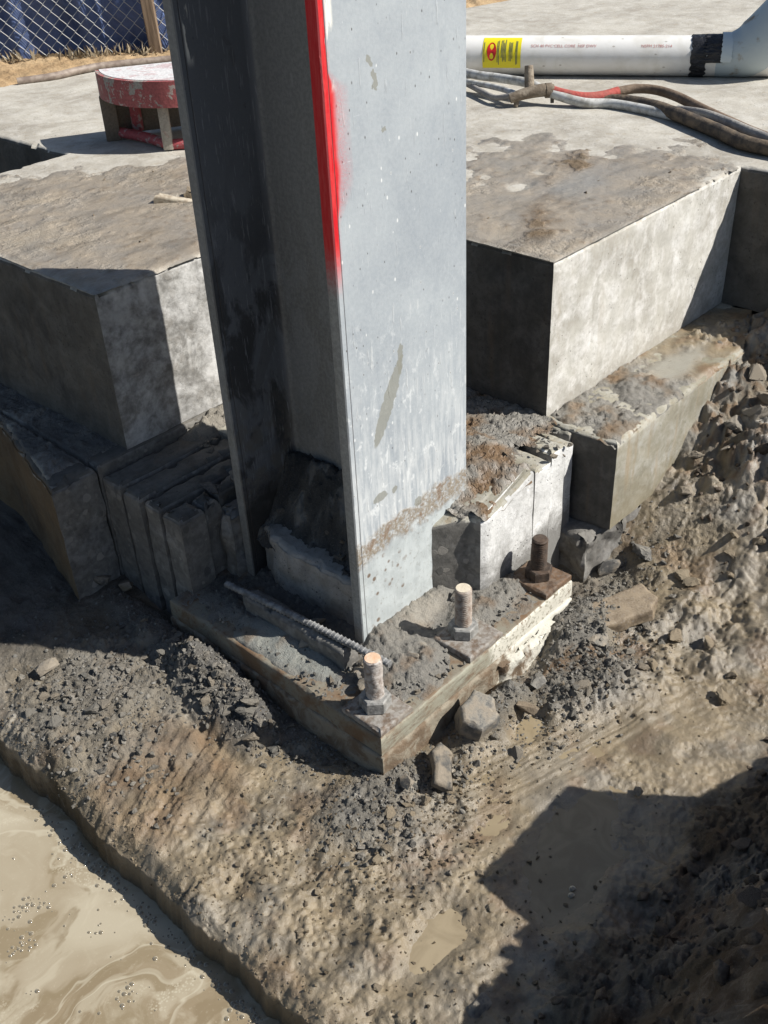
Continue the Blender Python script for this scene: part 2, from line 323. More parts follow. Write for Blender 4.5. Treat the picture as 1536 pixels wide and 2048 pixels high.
# ------------------------------------------------------------------ ground
TAN = np.array([.258, .213, .146]); GREY = np.array([.215, .206, .186]); BROWN = np.array([.205, .138, .085]); CLAY = np.array([.105, .068, .045]); PALE = np.array([.33, .305, .26]); DKG = np.array([.085, .083, .08])
def ground_fn(X, Y):
    wx = X+.02*fbm(X*7, Y*7, 3, 60); wy = Y+.02*fbm(X*7+9, Y*7, 3, 61)
    b3 = fbm(X*2.6, Y*2.6, 4, 11); b9 = fbm(X*9, Y*9, 4, 12); b30 = fbm(X*30, Y*30, 4, 13, .55); b90 = fbm(X*95, Y*95, 3, 14, .6)
    smo = np.clip(blob(X, Y, .42, -.26, .62, .17, .6, -.12, 91, .15)+blob(X, Y, -.2, -.25, .26, .28, .6, 0, 92, .2)*.5+blob(X, Y, .05, -.2, .3, .1, .6, -.2, 93)*.8, 0, 1)*(1-ss(X, 1.0, 1.2)); z = -.118 + .010*b3 + .008*b9 + (.0030*b30 + .0021*b90)*(1-.72*smo)+.0018*smo*fbm((Y+.28*X)*60, (X-.28*Y)*9, 3, 94)
    # heaps and rubble belts
    heap = blob(X, Y, -.22, .64, .24, .26, .7, .2, 21); clod = blob(X, Y, -.075, .40, .075, .17, .55, -.15, 22); toe = blob(X, Y, -.05, -.01, .15, .075, .6, .1, 23)
    right = blob(X, Y, .50, -.155, .17, .11, .6, -.5, 24); rside = blob(X, Y, .62, -.05, .16, .09, .6, 0, 25); front = blob(X, Y, -.02, -.13, .16, .07, .7, -.2, 26)
    belt = (1-ss(X, -.13, -.03))*0; under = blob(X, Y, .80, .02, .14, .12, .5, 0, 27); midr = blob(X, Y, .27, -.06, .13, .06, .6, 0, 28)
    inner = blob(X, Y, -.03, .5, .07, .4, .6, 0, 29)
    rub = np.clip(heap*.8+clod+toe*.9+right+rside+front*.6+midr*.9+inner*.7+under*.7, 0, 1)
    z += .040*heap + .045*clod + .018*toe + .030*right + .055*rside + .012*front + .040*midr + .034*inner*ss(Y, .12, .45) - .03*under
    L1 = lumps(X, Y, .050, 31, .5); L2 = lumps(X, Y, .026, 32, .6); L3 = lumps(X, Y, .013, 33, .7); L4 = lumps(X, Y, .0075, 37, .7)
    z += rub*(.017*L1 + .012*L2 + .007*L3 + .0035*L4)
    # background left floor, rising ground towards the right end of the excavation
    back = ss(Y, .72, .95)*(1-ss(X, .2, .4)); z += back*.05
    rise = ss(X, .78, 1.6)*(1-.5*ss(-Y, .45, .8)); rug = ss(X, .9, 1.15)*(1-ss(Y, .3, .6)); z += rise*.33 + .03*ss(X, .6, .9)*(1-ss(Y, .1, .2))
    LB = lumps(X, Y, .12, 34, .75, .62); LC = lumps(X, Y, .055, 35, .7, .6)
    far = ss(X, 1.0, 1.25); z += far*(.034*LB+.013*LC+.005*L2+.004*L3+.04*b9+.008*b30)
    # trench bank on the near right, bare clods of clay
    ed = -.545+.05*fbm(X*4, X*0+3, 3, 41)-.10*ss(X, .25, .8)
    bank = ss(-Y, -ed, -ed+.42); bk = ss(-Y, -ed-.10, -ed+.05); z += bank*.55*(1-.55*ss(X, .70, 1.15)) + .03*bk*b3
    z += bk*(.030*LB + .026*LC + .015*L1+ .012*L2 + .008*L3+.02*b9+.012*b30)
    wall = ss(X, 1.3, 1.55)*(1-ss(Y, -.25, -.05))*0; z += wall*.12
    # churned bottom mud between puddles
    churn = blob(X, Y, -.30, -.15, .22, .5, .7, 0, 42)*(1-bk); z += churn*(.014*b9 + .007*LC + .002*L2 + .002*b30)
    rchurn = blob(X, Y, .78, -.27, .30, .13, .7, -.1, 43); z += rchurn*(.026*b9+.014*LC+.014*LB+.003*b30)
    scat = np.clip(fbm(X*5, Y*5, 3, 44)*1.5+.2, 0, 1)*(X > -.44); z += (1-rub)*scat*(.008*L2*(lumps(X, Y, .11, 45, .45, .7) > 0) + .005*L3+.003*L4)
    cav_ = lumps(X, Y, .045, 90, .22, .5)*(1-rub)*(1-bk)*(X > -.42)*(1-ss(X, .9, 1.1)); z -= .009*cav_
    # scraped stripes
    dz = blob(X, Y, .22, -.20, .36, .085, .5, -.28, 46); a = -.28; q = (-X*math.sin(a)+Y*math.cos(a)); st = fbm(q*110, (X*math.cos(a)+Y*math.sin(a))*3, 3, 47)
    z += dz*(.0028*st - .003); rid = np.exp(-((q+.385+.01*b3)/.006)**2)*blob(X, Y, .42, -.28, .24, .1, .5, -.28, 48); z += rid*.006
    d2 = blob(X, Y, -.29, .33, .17, .17, .5, 0, 49); a2 = .42; q2 = (-X*math.sin(a2)+Y*math.cos(a2)); st2 = fbm(q2*42, (X*math.cos(a2)+Y*math.sin(a2))*3, 3, 50); z += d2*(.009*st2+.010)
    # low places that hold water
    pud = np.clip(blob(X, Y, -.21, -.31, .11, .055, .7, .2, 51)+blob(X, Y, .07, -.39, .15, .09, .6, .1, 52)+blob(X, Y, .31, -.13, .06, .04, .7, 0, 53)+blob(X, Y, .18, -.36, .13, .06, .6, 0, 55), 0, 1)
    z = z*(1-pud) + (-.128+.004*b9)*pud
    # footing edge and the pool beside it
    e = -.447+.015*fbm(Y*5, Y*0, 4, 56)+.004*fbm(Y*45, Y*0+4, 2, 57)
    z -= .022*(1-ss(X, e, e+.05))**2*(1-.5*heap); lift = ss(X, e-.016-.012*np.clip(fbm(Y*11, Y*0+2, 3, 58)+.3, 0, 1), e+.004); z = z*lift + (-.40+.02*b9)*(1-lift)
    # ---- colour
    c = np.zeros(X.shape+(3,))+TAN; c = lerp3(c, GREY*1.1, np.clip(fbm(X*6, Y*6, 4, 70)*1.2+.05, 0, .5)); c = lerp3(c, BROWN, np.clip(fbm(X*8+5, Y*8, 4, 71)*2-.3, 0, .5))
    g = np.clip(rub+.25*b30, 0, 1)*np.clip(1.1-.0*X, 0, 1); c = lerp3(c, GREY*.95, g*.95); c = lerp3(c, DKG*1.3, np.clip(clod*.8+inner*.5, 0, .8))
    c = lerp3(c, PALE, np.clip(blob(X, Y, .03, -.075, .10, .05, .6, 0, 72)*(.8+b30), 0, .9)); c = lerp3(c, PALE*1.05, np.clip(blob(X, Y, .44, -.04, .1, .045, .6, 0, 73)*(.8+b30), 0, .9))
    c = lerp3(c, BROWN*1.15, np.clip(d2*.75*(.6+b9), 0, .8)); c = lerp3(c, BROWN*1.1, np.clip(blob(X, Y, .52, -.12, .2, .035, .6, -.5, 74)*(.5+b30*2), 0, .8)); c = lerp3(c, BROWN*1.1, np.clip(blob(X, Y, -.06, -.2, .14, .05, .7, -.2, 75)*(.4+b30), 0, .7))
    c = lerp3(c, CLAY, np.clip(bk*(.75+.6*b9), 0, 1)); c = lerp3(c, np.array([.20, .18, .15]), np.clip(bk*ss(b3, .05, .4), 0, .7))
    c = lerp3(c, GREY*1.55, np.clip(far*(.55+b9*1.2), 0, 1)); c = lerp3(c, BROWN*1.05, np.clip(far*(b30*1.5+.1+.8*b3), 0, .8)); c = lerp3(c, np.array([.095, .092, .09]), back*.8)
    cav = np.clip((L2+L3)*.5, 0, 1); c = lerp3(c, PALE*.9, np.clip(rub*cav*.35*(.5+b30*2), 0, .5))
    side = 1-ss(X, e-.004, e+.012); c = lerp3(c, np.array([.12, .092, .058]), side)
    wet = np.clip(.58+.5*smo+.35*fbm(X*4, Y*4, 3, 80)-.75*rub-.35*d2+.4*pud+.25*churn+.0*rchurn-.3*far-.25*bk-.5*back+.25*ss(-Y, .1, .25)*(1-bk), 0, 1)
    rowt = np.clip(pud+.5*dz, 0, 1); c = c*(1-.30*np.clip(fbm(X*13, Y*13, 4, 77)*2.2+.25, 0, 1)*(1-pud))[..., None]; c = lerp3(c, TAN*1.05, rowt*.6)
    return z, c, wet
def spaced(core0, core1, step, far0, far1, extra=None):
    xs = list(np.arange(core0, core1, step)); 
    d = step; x = core0
    left = []
    while x > far0: d *= 1.16; x -= d; left.append(x)
    d = step; x = xs[-1]; right = []
    while x < far1: d *= 1.10; x += d; right.append(x)
    a = left[::-1]+xs+right
    if extra is not None: a = sorted(set(a) | set(extra))
    a = np.array(sorted(a)); return a[np.concatenate([[True], np.diff(a) > 2e-4])]
gx = spaced(-.62, 1.62, .0033, -30, 30, list(np.arange(-.475, -.425, .0016))); gy = spaced(-.72, 1.02, .0030, -30, 30)
def gkeep(X, Y, z): return np.ones(X.shape, bool)
def ground_all(X, Y):
    z, c, wt = ground_fn(np.clip(X, -2, 3), np.clip(Y, -2.2, 2.5))
    return z, c, wt
g_me = grid_mesh('muddy_ground', gx, gy, ground_all, MUD)
tag(link('muddy_ground', g_me), 'wet tan and grey mud and rubble covering the footing and trench floor', kind='structure')
def HG(x, y):
    z, _, _ = ground_fn(np.atleast_1d(np.asarray(x, float)), np.atleast_1d(np.asarray(y, float))); return z

# pool of cement slurry beside the footing
def m_slurry():
    t = NT('cement_slurry'); v = t.obj(); a = t.noise(v, 3.2, 3, .5, 0, True); v2 = t.mix(.30, v, a); n = t.noise(v2, 3.0, 5, .5, 1.2); n2 = t.noise(v2, 12, 5, .55, 1.2); f = t.noise(v, 160, 3)
    c = t.mix(t.ss(n, .36, .60), (.37, .325, .24), (.24, .19, .122)); c = t.mix(t.mul(t.ss(t.noise(v2, 3.4, 5, .55, 1.5), .50, .54), t.ss(t.noise(v2, 3.4, 5, .55, 1.5), .60, .555), .75), c, (.20, .155, .095)); c = t.mix(t.mul(t.ss(n, .50, .515), t.ss(n, .56, .53), .7), c, (.21, .165, .10)); c = t.mix(t.ss(n2, .50, .66, 0, .5), c, (.43, .385, .29)); c = t.mix(t.ss(f, .6, .75, 0, .25), c, (.45, .40, .3))
    fl = t.noise(v2, 2.6, 4, .5, 1.8); ln = t.mul(t.ss(fl, .485, .497), t.ss(fl, .512, .500)); c = t.mix(t.mul(ln, .42), c, (.48, .44, .34)); fo = t.voro(v, 210); c = t.mix(t.mul(t.ss(t.noise(v2, 6, 4, .6), .56, .64), t.ss(fo, .5, .3), .45), c, (.48, .44, .34))
    return t.out(c, t.ss(n, .4, .52, .34, .16), t.bump(t.add(n, t.mul(n2, .4)), .0012, .35), spec=.32)
SLURRY = m_slurry()
WZ = -.205
def flat_sheet(name, poly, z, mat, label=None, kind='structure'):
    bm = bmesh.new(); bm.faces.new([bm.verts.new((x, y, z)) for x, y in poly]); o = bm_obj(name, bm, mat); return tag(o, label, kind=kind)
flat_sheet('slurry_pool', [(-2.6, -2.6), (-.425, -2.6), (-.425, 2.2), (-2.6, 2.2)], WZ, SLURRY, 'pale tan cement slurry standing beside the footing')
def m_pud():
    t = NT('puddle_water'); v = t.obj(); n = t.noise(v, 12, 5, .6, 1.5); c = t.mix(t.ss(n, .35, .65), (.205, .162, .10), (.255, .205, .13)); return t.out(c, .14, t.bump(t.noise(v, 40, 2), .0006, .3), spec=.45)
PUD = m_pud()
flat_sheet('muddy_puddle', [(-.34, -.47), (.45, -.50), (.45, -.07), (.0, -.17), (-.30, -.22)], -.1250, PUD, 'shallow brown puddle water in the low places of the mud')

# bubbles and foam on the slurry
def m_bub():
    t = NT('bubble'); lw = t.N('ShaderNodeLayerWeight'); lw.inputs[0].default_value = .35
    c = t.mix(t.ss(lw.outputs[1], .12, .5), (.16, .135, .095), (.50, .45, .35)); return t.out(c, .12, spec=.7)
BUB = m_bub()
def foam():
    V, F = clod_np(1, 2); bm = bmesh.new(); bmesh.ops.create_icosphere(bm, subdivisions=2, radius=1); bm.verts.index_update(); V = np.array([v.co[:] for v in bm.verts])*[1, 1, .38]; F = np.array([[v.index for v in f.verts] for f in bm.faces]); bm.free()
    pts = []; sz = []
    # strings of bubbles along the footing side and clusters on the open pool
    for _ in range(330):
        y = -.35+.95*rnd.random()**1.0; y = rnd.choice([rnd.gauss(-.27, .06), rnd.gauss(-.12, .04), rnd.gauss(.12, .08), rnd.gauss(.36, .06), y]); x = -.463-abs(rnd.gauss(0, .016)); pts.append((x, y)); sz.append(rnd.choice([.0016, .0024, .0034, .0050]))
    for cx, cy, s, n in ((-.62, .36, .022, 60), (-.66, .30, .016, 40), (-.60, .075, .020, 22), (-.74, .06, .018, 26), (-.53, .36, .007, 12), (-.77, .34, .02, 20), (-.62, -.02, .015, 12), (-.50, -.20, .02, 50), (-.56, .22, .012, 8), (-.70, .2, .012, 6)):
        for _ in range(n): pts.append((cx+rnd.gauss(0, s), cy+rnd.gauss(0, s*.6))); sz.append(rnd.choice([.0016, .0024, .0034, .0048]))
    for _ in range(70): pts.append((rnd.uniform(-.95, -.47), rnd.uniform(-.35, .7))); sz.append(rnd.choice([.0015, .002, .003]))
    Vs = []; Fs = []; n = 0; keep = []
    for (x, y), s in zip(pts, sz):
        if any((x-a)**2+(y-b)**2 < (s+c)**2*.7 for a, b, c in keep): continue
        keep.append((x, y, s)); Vs.append(V*s+[x, y, WZ]); Fs.append(F+n); n += len(V)
    o = link('foam_bubbles', np_mesh('foam_bubbles', np.concatenate(Vs), np.concatenate(Fs), BUB)); tag(o, 'small foam bubbles floating on the cement slurry', 'foam', kind='stuff')
foam()
pb = empty('water_bubble', (.03, -.43, -.1245), label='pair of large bubbles on the shaded puddle', cat='bubble')
for dx in (0, .013):
    bm = bmesh.new(); bmesh.ops.create_uvsphere(bm, u_segments=14, v_segments=8, radius=.0065); bmesh.ops.scale(bm, vec=(1, 1, .6), verts=bm.verts); bmesh.ops.translate(bm, vec=(dx, dx*.5, 0), verts=bm.verts); bm_obj('bubble', bm, BUB, pb, True)

# ------------------------------------------------------------------ slab and pedestal concrete
T = .645
slab_poly = [(.125, .932), (.868, .932), (.868, .241), (1.745, .241), (1.752, -2.6), (7.5, -2.6), (7.5, 1.9), (3.44, 2.575), (1.88, 2.885), (1.6, 3.07), (1.2, 3.075), (.70, 3.12), (.735, 1.985), (.10, 1.97)]
def m_slab_all():
    """one material: top pale, faces facing -X with shade painted in, cast faces facing -Y washed"""
    return CONC
slab = worn_prism('concrete_slab', slab_poly, .25, T, [CONC, CONC_FACE, CONC_SHADE, AGG_F], step=.009, worn=.0055, rough=.0016, seed=5)
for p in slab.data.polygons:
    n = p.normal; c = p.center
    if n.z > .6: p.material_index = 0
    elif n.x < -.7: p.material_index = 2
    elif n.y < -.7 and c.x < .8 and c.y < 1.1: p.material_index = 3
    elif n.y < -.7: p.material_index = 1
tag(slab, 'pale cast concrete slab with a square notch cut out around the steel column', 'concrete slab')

pedL = empty('concrete_pedestal', (0, 0, 0), label='dark sawn concrete pedestal block with crack, left of the steel column under the slab', cat='concrete block')
AM = [AGG, CONC_SHADE, CONC_WHITE, CONC_OLIVE]
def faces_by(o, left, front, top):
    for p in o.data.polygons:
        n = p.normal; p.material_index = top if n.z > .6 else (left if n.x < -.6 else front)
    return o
CONC_BRN = m_concrete('earth_stained_face', (.15, .105, .06), (.07, .05, .032), (.2, .17, .12), .3, (.12, .075, .04), .7)
faces_by(worn_prism('block', [(-.097, .918), (.028, .924), (.028, 2.2), (.026, 2.2), (.010, 1.36)], -.2, .25, [AGG, CONC_BRN, CONC_SHADE], pedL, worn=.009, rough=.003, seed=8, label='block with earth-stained side, outermost left'), 1, 0, 2)
faces_by(worn_prism('block', rect(.033, .86, .925, 2.2), -.2, .249, [AGG, AGG, CONC_SHADE], pedL, worn=.004, rough=.002, seed=9), 0, 0, 2)
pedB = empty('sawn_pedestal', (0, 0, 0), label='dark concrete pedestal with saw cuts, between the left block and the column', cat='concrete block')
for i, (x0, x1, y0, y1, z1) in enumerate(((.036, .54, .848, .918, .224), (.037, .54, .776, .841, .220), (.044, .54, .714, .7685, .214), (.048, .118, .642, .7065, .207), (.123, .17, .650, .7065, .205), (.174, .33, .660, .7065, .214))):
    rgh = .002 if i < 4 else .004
    faces_by(worn_prism('sawn_slice', rect(x0, x1, y0, y1), -.12, z1, [AGG, AGG, CONC_SHADE], pedB, worn=.006+.002*(i > 1), rough=rgh, seed=20+i), 0, 1, 2)
chk = worn_prism('broken_stub', [(.155, .600), (.20, .592), (.33, .594), (.33, .655), (.17, .655), (.150, .63)], -.05, .185, [AGG], pedB, worn=.012, rough=.008, seed=31, step=.008)
# right side
pedR = empty('washed_pedestal', (0, 0, 0), label='pale washed concrete pedestal with thin saw cuts, right of the column behind the bolts', cat='concrete block')
def ztC(x, y): return .208+.040*ss(x, .47, .68)-.012*ss(x, .455, .40)
faces_by(worn_prism('sawn_slice', [(.490, .120), (.660, .124), (.660, .60), (.40, .60), (.40, .211), (.462, .150), (.470, .128)], -.12, .24, [AGG, CONC_WHITE, CONC_OLIVE], pedR, worn=.005, rough=.0016, ztop=ztC, seed=41), 0, 1, 2)
for i, (x0, x1, zt_) in enumerate(((.669, .733, .234), (.742, .797, .246), (.8065, .838, .232))):
    faces_by(worn_prism('sawn_slice', rect(x0, x1, .128+.006*i, .6), -.12, zt_, [AGG, CONC_WHITE, CONC_OLIVE], pedR, worn=.0035, rough=.0012, seed=43+i), 0, 1, 2)
faces_by(worn_prism('rear_mass', rect(.34, .866, .605, .93), -.1, .235, [AGG, AGG, CONC_OLIVE], pedR, worn=.004, rough=.002, seed=49), 0, 1, 2)
pedD = empty('footing_kerb', (0, 0, 0), label='long damp concrete kerb block jutting out below the right-hand slab face', cat='concrete block')
faces_by(worn_prism('block', [(.872, .041), (1.507, .045), (1.52, .14), (1.9, .24), (1.9, .35), (.858, .35), (.858, .133)], .002, .248, [CONC_SHADE, CONC_OLIVE, CONC_OLIVE], pedD, worn=.006, rough=.0015, seed=51), 0, 1, 2)
brk = worn_prism('broken_base', [(.80, .06), (.93, .045), (1.05, .05), (1.05, .3), (.86, .3), (.80, .2)], -.16, .0, [AGG], pedD, worn=.016, rough=.012, seed=53, step=.008)
faces_by(worn_prism('inner_mass', rect(.849, .90, .16, .7), -.12, .24, [AGG, AGG, CONC_OLIVE], pedD, worn=.004, seed=54), 0, 1, 2)
# mud films lying on the concrete
def in_slab(X, Y, m=0.0):
    return (((X > .125+m) & (Y > .932+m)) | ((X > .868+m) & (Y > .241+m))) & ((X > .735+m) | (Y < 1.985-m)) & (X < 1.745-m+0*(Y) + 9*(1-(X < 0)))
def slab_film(X, Y):
    b = fbm(X*2.3, Y*2.3, 4, 101); b2 = fbm(X*9, Y*9, 5, 102); b3 = fbm(X*40, Y*40, 3, 103, .6); rip = fbm(X*14+Y*9, Y*34-X*20, 3, 104)
    dl = (1.93-(X-.45)*.62)-Y                      # left block: mud up to this line
    left = ss(dl+.10*b2, -.03, .10)*(1-ss(X, .80, 1.05)*ss(Y, 1.2, 1.5))
    right = ss(1.62-X+.30*b+.14*b2, -.05, .2)*ss(1.1-Y+.3*b2, 0, .3)*.9 + blob(X, Y, 1.45, .42, .50, .22, .6, 0, 105)*1.0
    wgt = np.where((Y > .932) & (X < 1.1), left, right); wgt = np.maximum(wgt, .75*blob(X, Y, 1.50, .78, .33, .10, .6, .5, 106)); bare = blob(X, Y, 1.22, .84, .12, .07, .5, .2, 107)+blob(X, Y, 1.25, .62, .05, .04, .5, 0, 108)*.8
    m = wgt*1.1+.45*b2-.42-1.0*bare
    specks = lumps(X, Y, .022, 109, .28)*(fbm(X*4, Y*4, 3, 110) > -.05)*(X < 2.9)
    crust = (blob(X, Y, 1.10, .42, .22, .07, .7, .45, 111)+blob(X, Y, 1.5, .62, .25, .06, .7, .3, 112)+blob(X, Y, .95, 1.48, .1, .05, .7, .5, 113))*np.clip(b2*1.2+.5, 0, 1)
    h = np.clip(m, -1, .55)*.010+.0012*rip*np.clip(m*3, 0, 1)+.0008*b3*(m > 0)+.0040*specks*(1-.5*np.clip(m, 0, 1)) + crust*(.007*lumps(X, Y, .02, 114, .7)+.004*lumps(X, Y, .010, 115, .7)+.001) - .0011
    q = .5*(X+Y); st = fbm((X*.3+Y)*60, (X-.3*Y)*4, 3, 116); h += np.clip(m*2, 0, 1)*.0012*st*blob(X, Y, 1.2, .55, .4, .25, .5, .3, 117)
    edge = np.minimum(np.where(X < .868, Y-.932, np.where(Y > .932, 9, np.minimum(X-.868, Y-.241))), X-.125); h = np.where(edge < .010, np.minimum(h, .0008+.0025*ss(edge, -.004, .012)+.0008*b3), h)
    hole = blob(X, Y, .66, 1.30, .055, .03, .4, -.9, 118); h = h-.012*hole + .012*blob(X, Y, .70, 1.30, .07, .05, .6, -.9, 119)*(1-hole)*(.5+b2)
    c = np.zeros(X.shape+(3,))+np.array([.36, .31, .245]); c = lerp3(c, np.array([.30, .275, .24]), np.clip(b2+.45, 0, 1)); c = lerp3(c, np.array([.175, .125, .075]), np.clip(crust*1.2+specks*.6, 0, .85))
    thin = np.clip(1-(h+.0006)/.0045, 0, 1)*(specks < .05)*(crust < .05); c = lerp3(c, np.array([.42, .395, .345]), thin*.85); c = c*(1-.25*np.clip(fbm(X*6, Y*22, 4, 121)*2, 0, 1))[..., None]; c = lerp3(c, np.array([.27, .265, .25]), np.clip(blob(X, Y, 1.35, .5, .15, .07, .6, .3, 120)*.8, 0, 1)); return T+h, c, np.clip(.58+.5*b-.6*crust+.3*blob(X, Y, 1.2, .5, .4, .2), 0, .75)
sx = np.concatenate([np.arange(.121, 1.9, .0055), np.arange(1.9, 3.0, .011)]); sy = np.concatenate([np.arange(.237, 2.0, .0055), np.arange(2.0, 2.9, .011)])
o = link('mud_film', grid_mesh('mud_film', sx, sy, slab_film, MUD, lambda X, Y, z: (z > T-.0006) & in_slab(X, Y, -.004) & ~((X > 1.7) & (Y < .235)))); tag(o, 'dried grey brown mud smeared over the top of the slab', 'mud', kind='stuff')

def film(name, x0, x1, y0, y1, step, fn, label, keep=None):
    o = link(name, grid_mesh(name, np.arange(x0, x1+step/2, step), np.arange(y0, y1+step/2, step), fn, MUD, keep)); tag(o, label, 'mud', kind='stuff'); return o
def pier_fn(X, Y):
    b = fbm(X*12, Y*12, 4, 130); b3 = fbm(X*60, Y*60, 3, 131); l = lumps(X, Y, .03, 132, .7); l2 = lumps(X, Y, .014, 133, .75)
    z = ztC(X, Y)+.006+.010*b+.004*b3+.008*l+.006*l2; slit = (np.abs(X-.6645) < .0045)|(np.abs(X-.7408) < .0045)|(np.abs(X-.8048) < .0045)
    z = z-.016*(1-ss(Y-.135-.012*b, .0, .02))*ss(X, .5, .56)-.012*(1-ss(np.minimum(Y-.120, .92-Y), .0, .014))-.008*(1-ss(X, .462, .472))
    z = z-.004*ss(X, .66, .70)*(1-ss(Y, .17, .28)) + .02*blob(X, Y, .60, .30, .12, .15)
    c = np.zeros(X.shape+(3,))+BROWN*.95; c = lerp3(c, GREY*1.2, np.clip(b*2+.5+ss(X, .62, .72)*.7-ss(Y, .18, .3)*.2, 0, 1)); return z, c, np.clip(.35+b3, 0, .7)
film('mud_crust', .430, .866, .122, .93, .004, pier_fn, 'brown crusty mud and fines on top of the washed pedestal', lambda X, Y, z: ((X < .655-.012*np.sin(Y*160)) & ((Y > .16) | (X > .478)) & ((Y > .235) | (X > .450))) | (Y > .205+.018*np.sin(X*90)+.01*np.sin(X*310)))
def kerb_fn(X, Y):
    b = fbm(X*9, Y*9, 4, 140); b3 = fbm(X*50, Y*50, 3, 141); l = lumps(X, Y, .04, 142, .6); l2 = lumps(X, Y, .016, 143, .7)
    rub = (1-ss(X, 1.15, 1.4)); z = .250+.008*b+.002*b3+rub*(.010*l+.007*l2)+(1-rub)*.010*blob(X, Y, 1.52, .15, .14, .07)*(1+l*1.5+l2) + .012*blob(X, Y, 1.15, .15, .1, .06)
    edge = np.minimum(Y-.041, X-.866); z = z-.013*(1-ss(edge, .0, .022)); z = np.where(X > 1.51, z-.0, z)
    pud = blob(X, Y, 1.30, .14, .13, .05, .5, 0, 144); z = z*(1-pud)+.2535*pud
    c = np.zeros(X.shape+(3,))+GREY*1.15; c = lerp3(c, TAN*1.05, np.clip((1-rub)*.9+b, 0, 1)); c = lerp3(c, BROWN, np.clip(b*2-.2+.5*blob(X, Y, 1.18, .14, .1, .06), 0, .8)); c = lerp3(c, np.array([.33, .32, .28]), pud)
    return z, c, np.clip(.3+.6*(1-rub)+.3*pud, 0, 1)
film('kerb_mud', .864, 1.74, .043, .2405, .004, kerb_fn, 'wet mud and grey fines along the top of the kerb block', lambda X, Y, z: (X < 1.505) | (Y > .05+.4*(X-1.5)))

# ------------------------------------------------------------------ base plate, column, bolts
def m_plate():
    t = NT('plate_steel'); v = t.obj(); p = t.xyz(); g = t.xyz(t.N('ShaderNodeNewGeometry').outputs['Normal']); n = t.noise(v, 14, 5, .65, .5); n2 = t.noise(v, 90, 5, .7); hs = t.noise(t.obj((8, 20, 30)), 2.5, 5, .7, .5)
    c = t.mix(t.ss(n, .35, .62), (.15, .095, .055), (.20, .185, .145)); c = t.mix(t.ss(n2, .52, .66, 0, .6), c, (.11, .06, .035))
    front = t.ss(g[1], -.4, -.7); c = t.mix(t.mul(front, t.ss(hs, .35, .6), .7), c, (.30, .30, .24))
    wh = t.mul(front, t.ss(t.add(p[0], t.mul(t.add(n, -.5), .35)), .33, .40), t.ss(n2, .62, .50)); c = t.mix(t.mul(wh, .9), c, (.56, .54, .47))
    return t.out(c, .75, t.bump(t.add(n, n2), .0018, .8), spec=.3)
PLATE = m_plate()
bp = empty('base_plate', (0, 0, 0), label='thick rusty steel base plate on pale grout under the column', cat='steel plate')
worn_prism('plate', rect(0, .652, 0, .672), -.046, 0, PLATE, bp, step=.009, worn=.0026, rough=.0014, seed=60, zsteps=3)
def m_grout():
    t = NT('grout'); v = t.obj(); p = t.xyz(); n = t.noise(v, 22, 5, .65, .5); n2 = t.noise(v, 120, 4, .7); c = t.mix(t.ss(n, .4, .6), (.15, .11, .075), (.25, .22, .17)); c = t.mix(t.mul(t.ss(t.add(p[0], t.mul(t.add(n, -.5), .5)), .36, .44), .9), c, (.56, .545, .48)); return t.out(c, .9, t.bump(t.add(n, n2), .003, .9), spec=.2)
GROUT = m_grout()
worn_prism('grout_bed', rect(-.003, .648, -.0045, .675), -.135, -.0475, GROUT, bp, step=.008, worn=.003, rough=.0035, seed=61)
worn_prism('grout_spill', [(.38, -.018), (.42, -.03), (.50, -.028), (.55, -.012), (.57, .0), (.36, .0)], -.15, -.060, GROUT, bp, step=.005, worn=.008, rough=.004, seed=62)

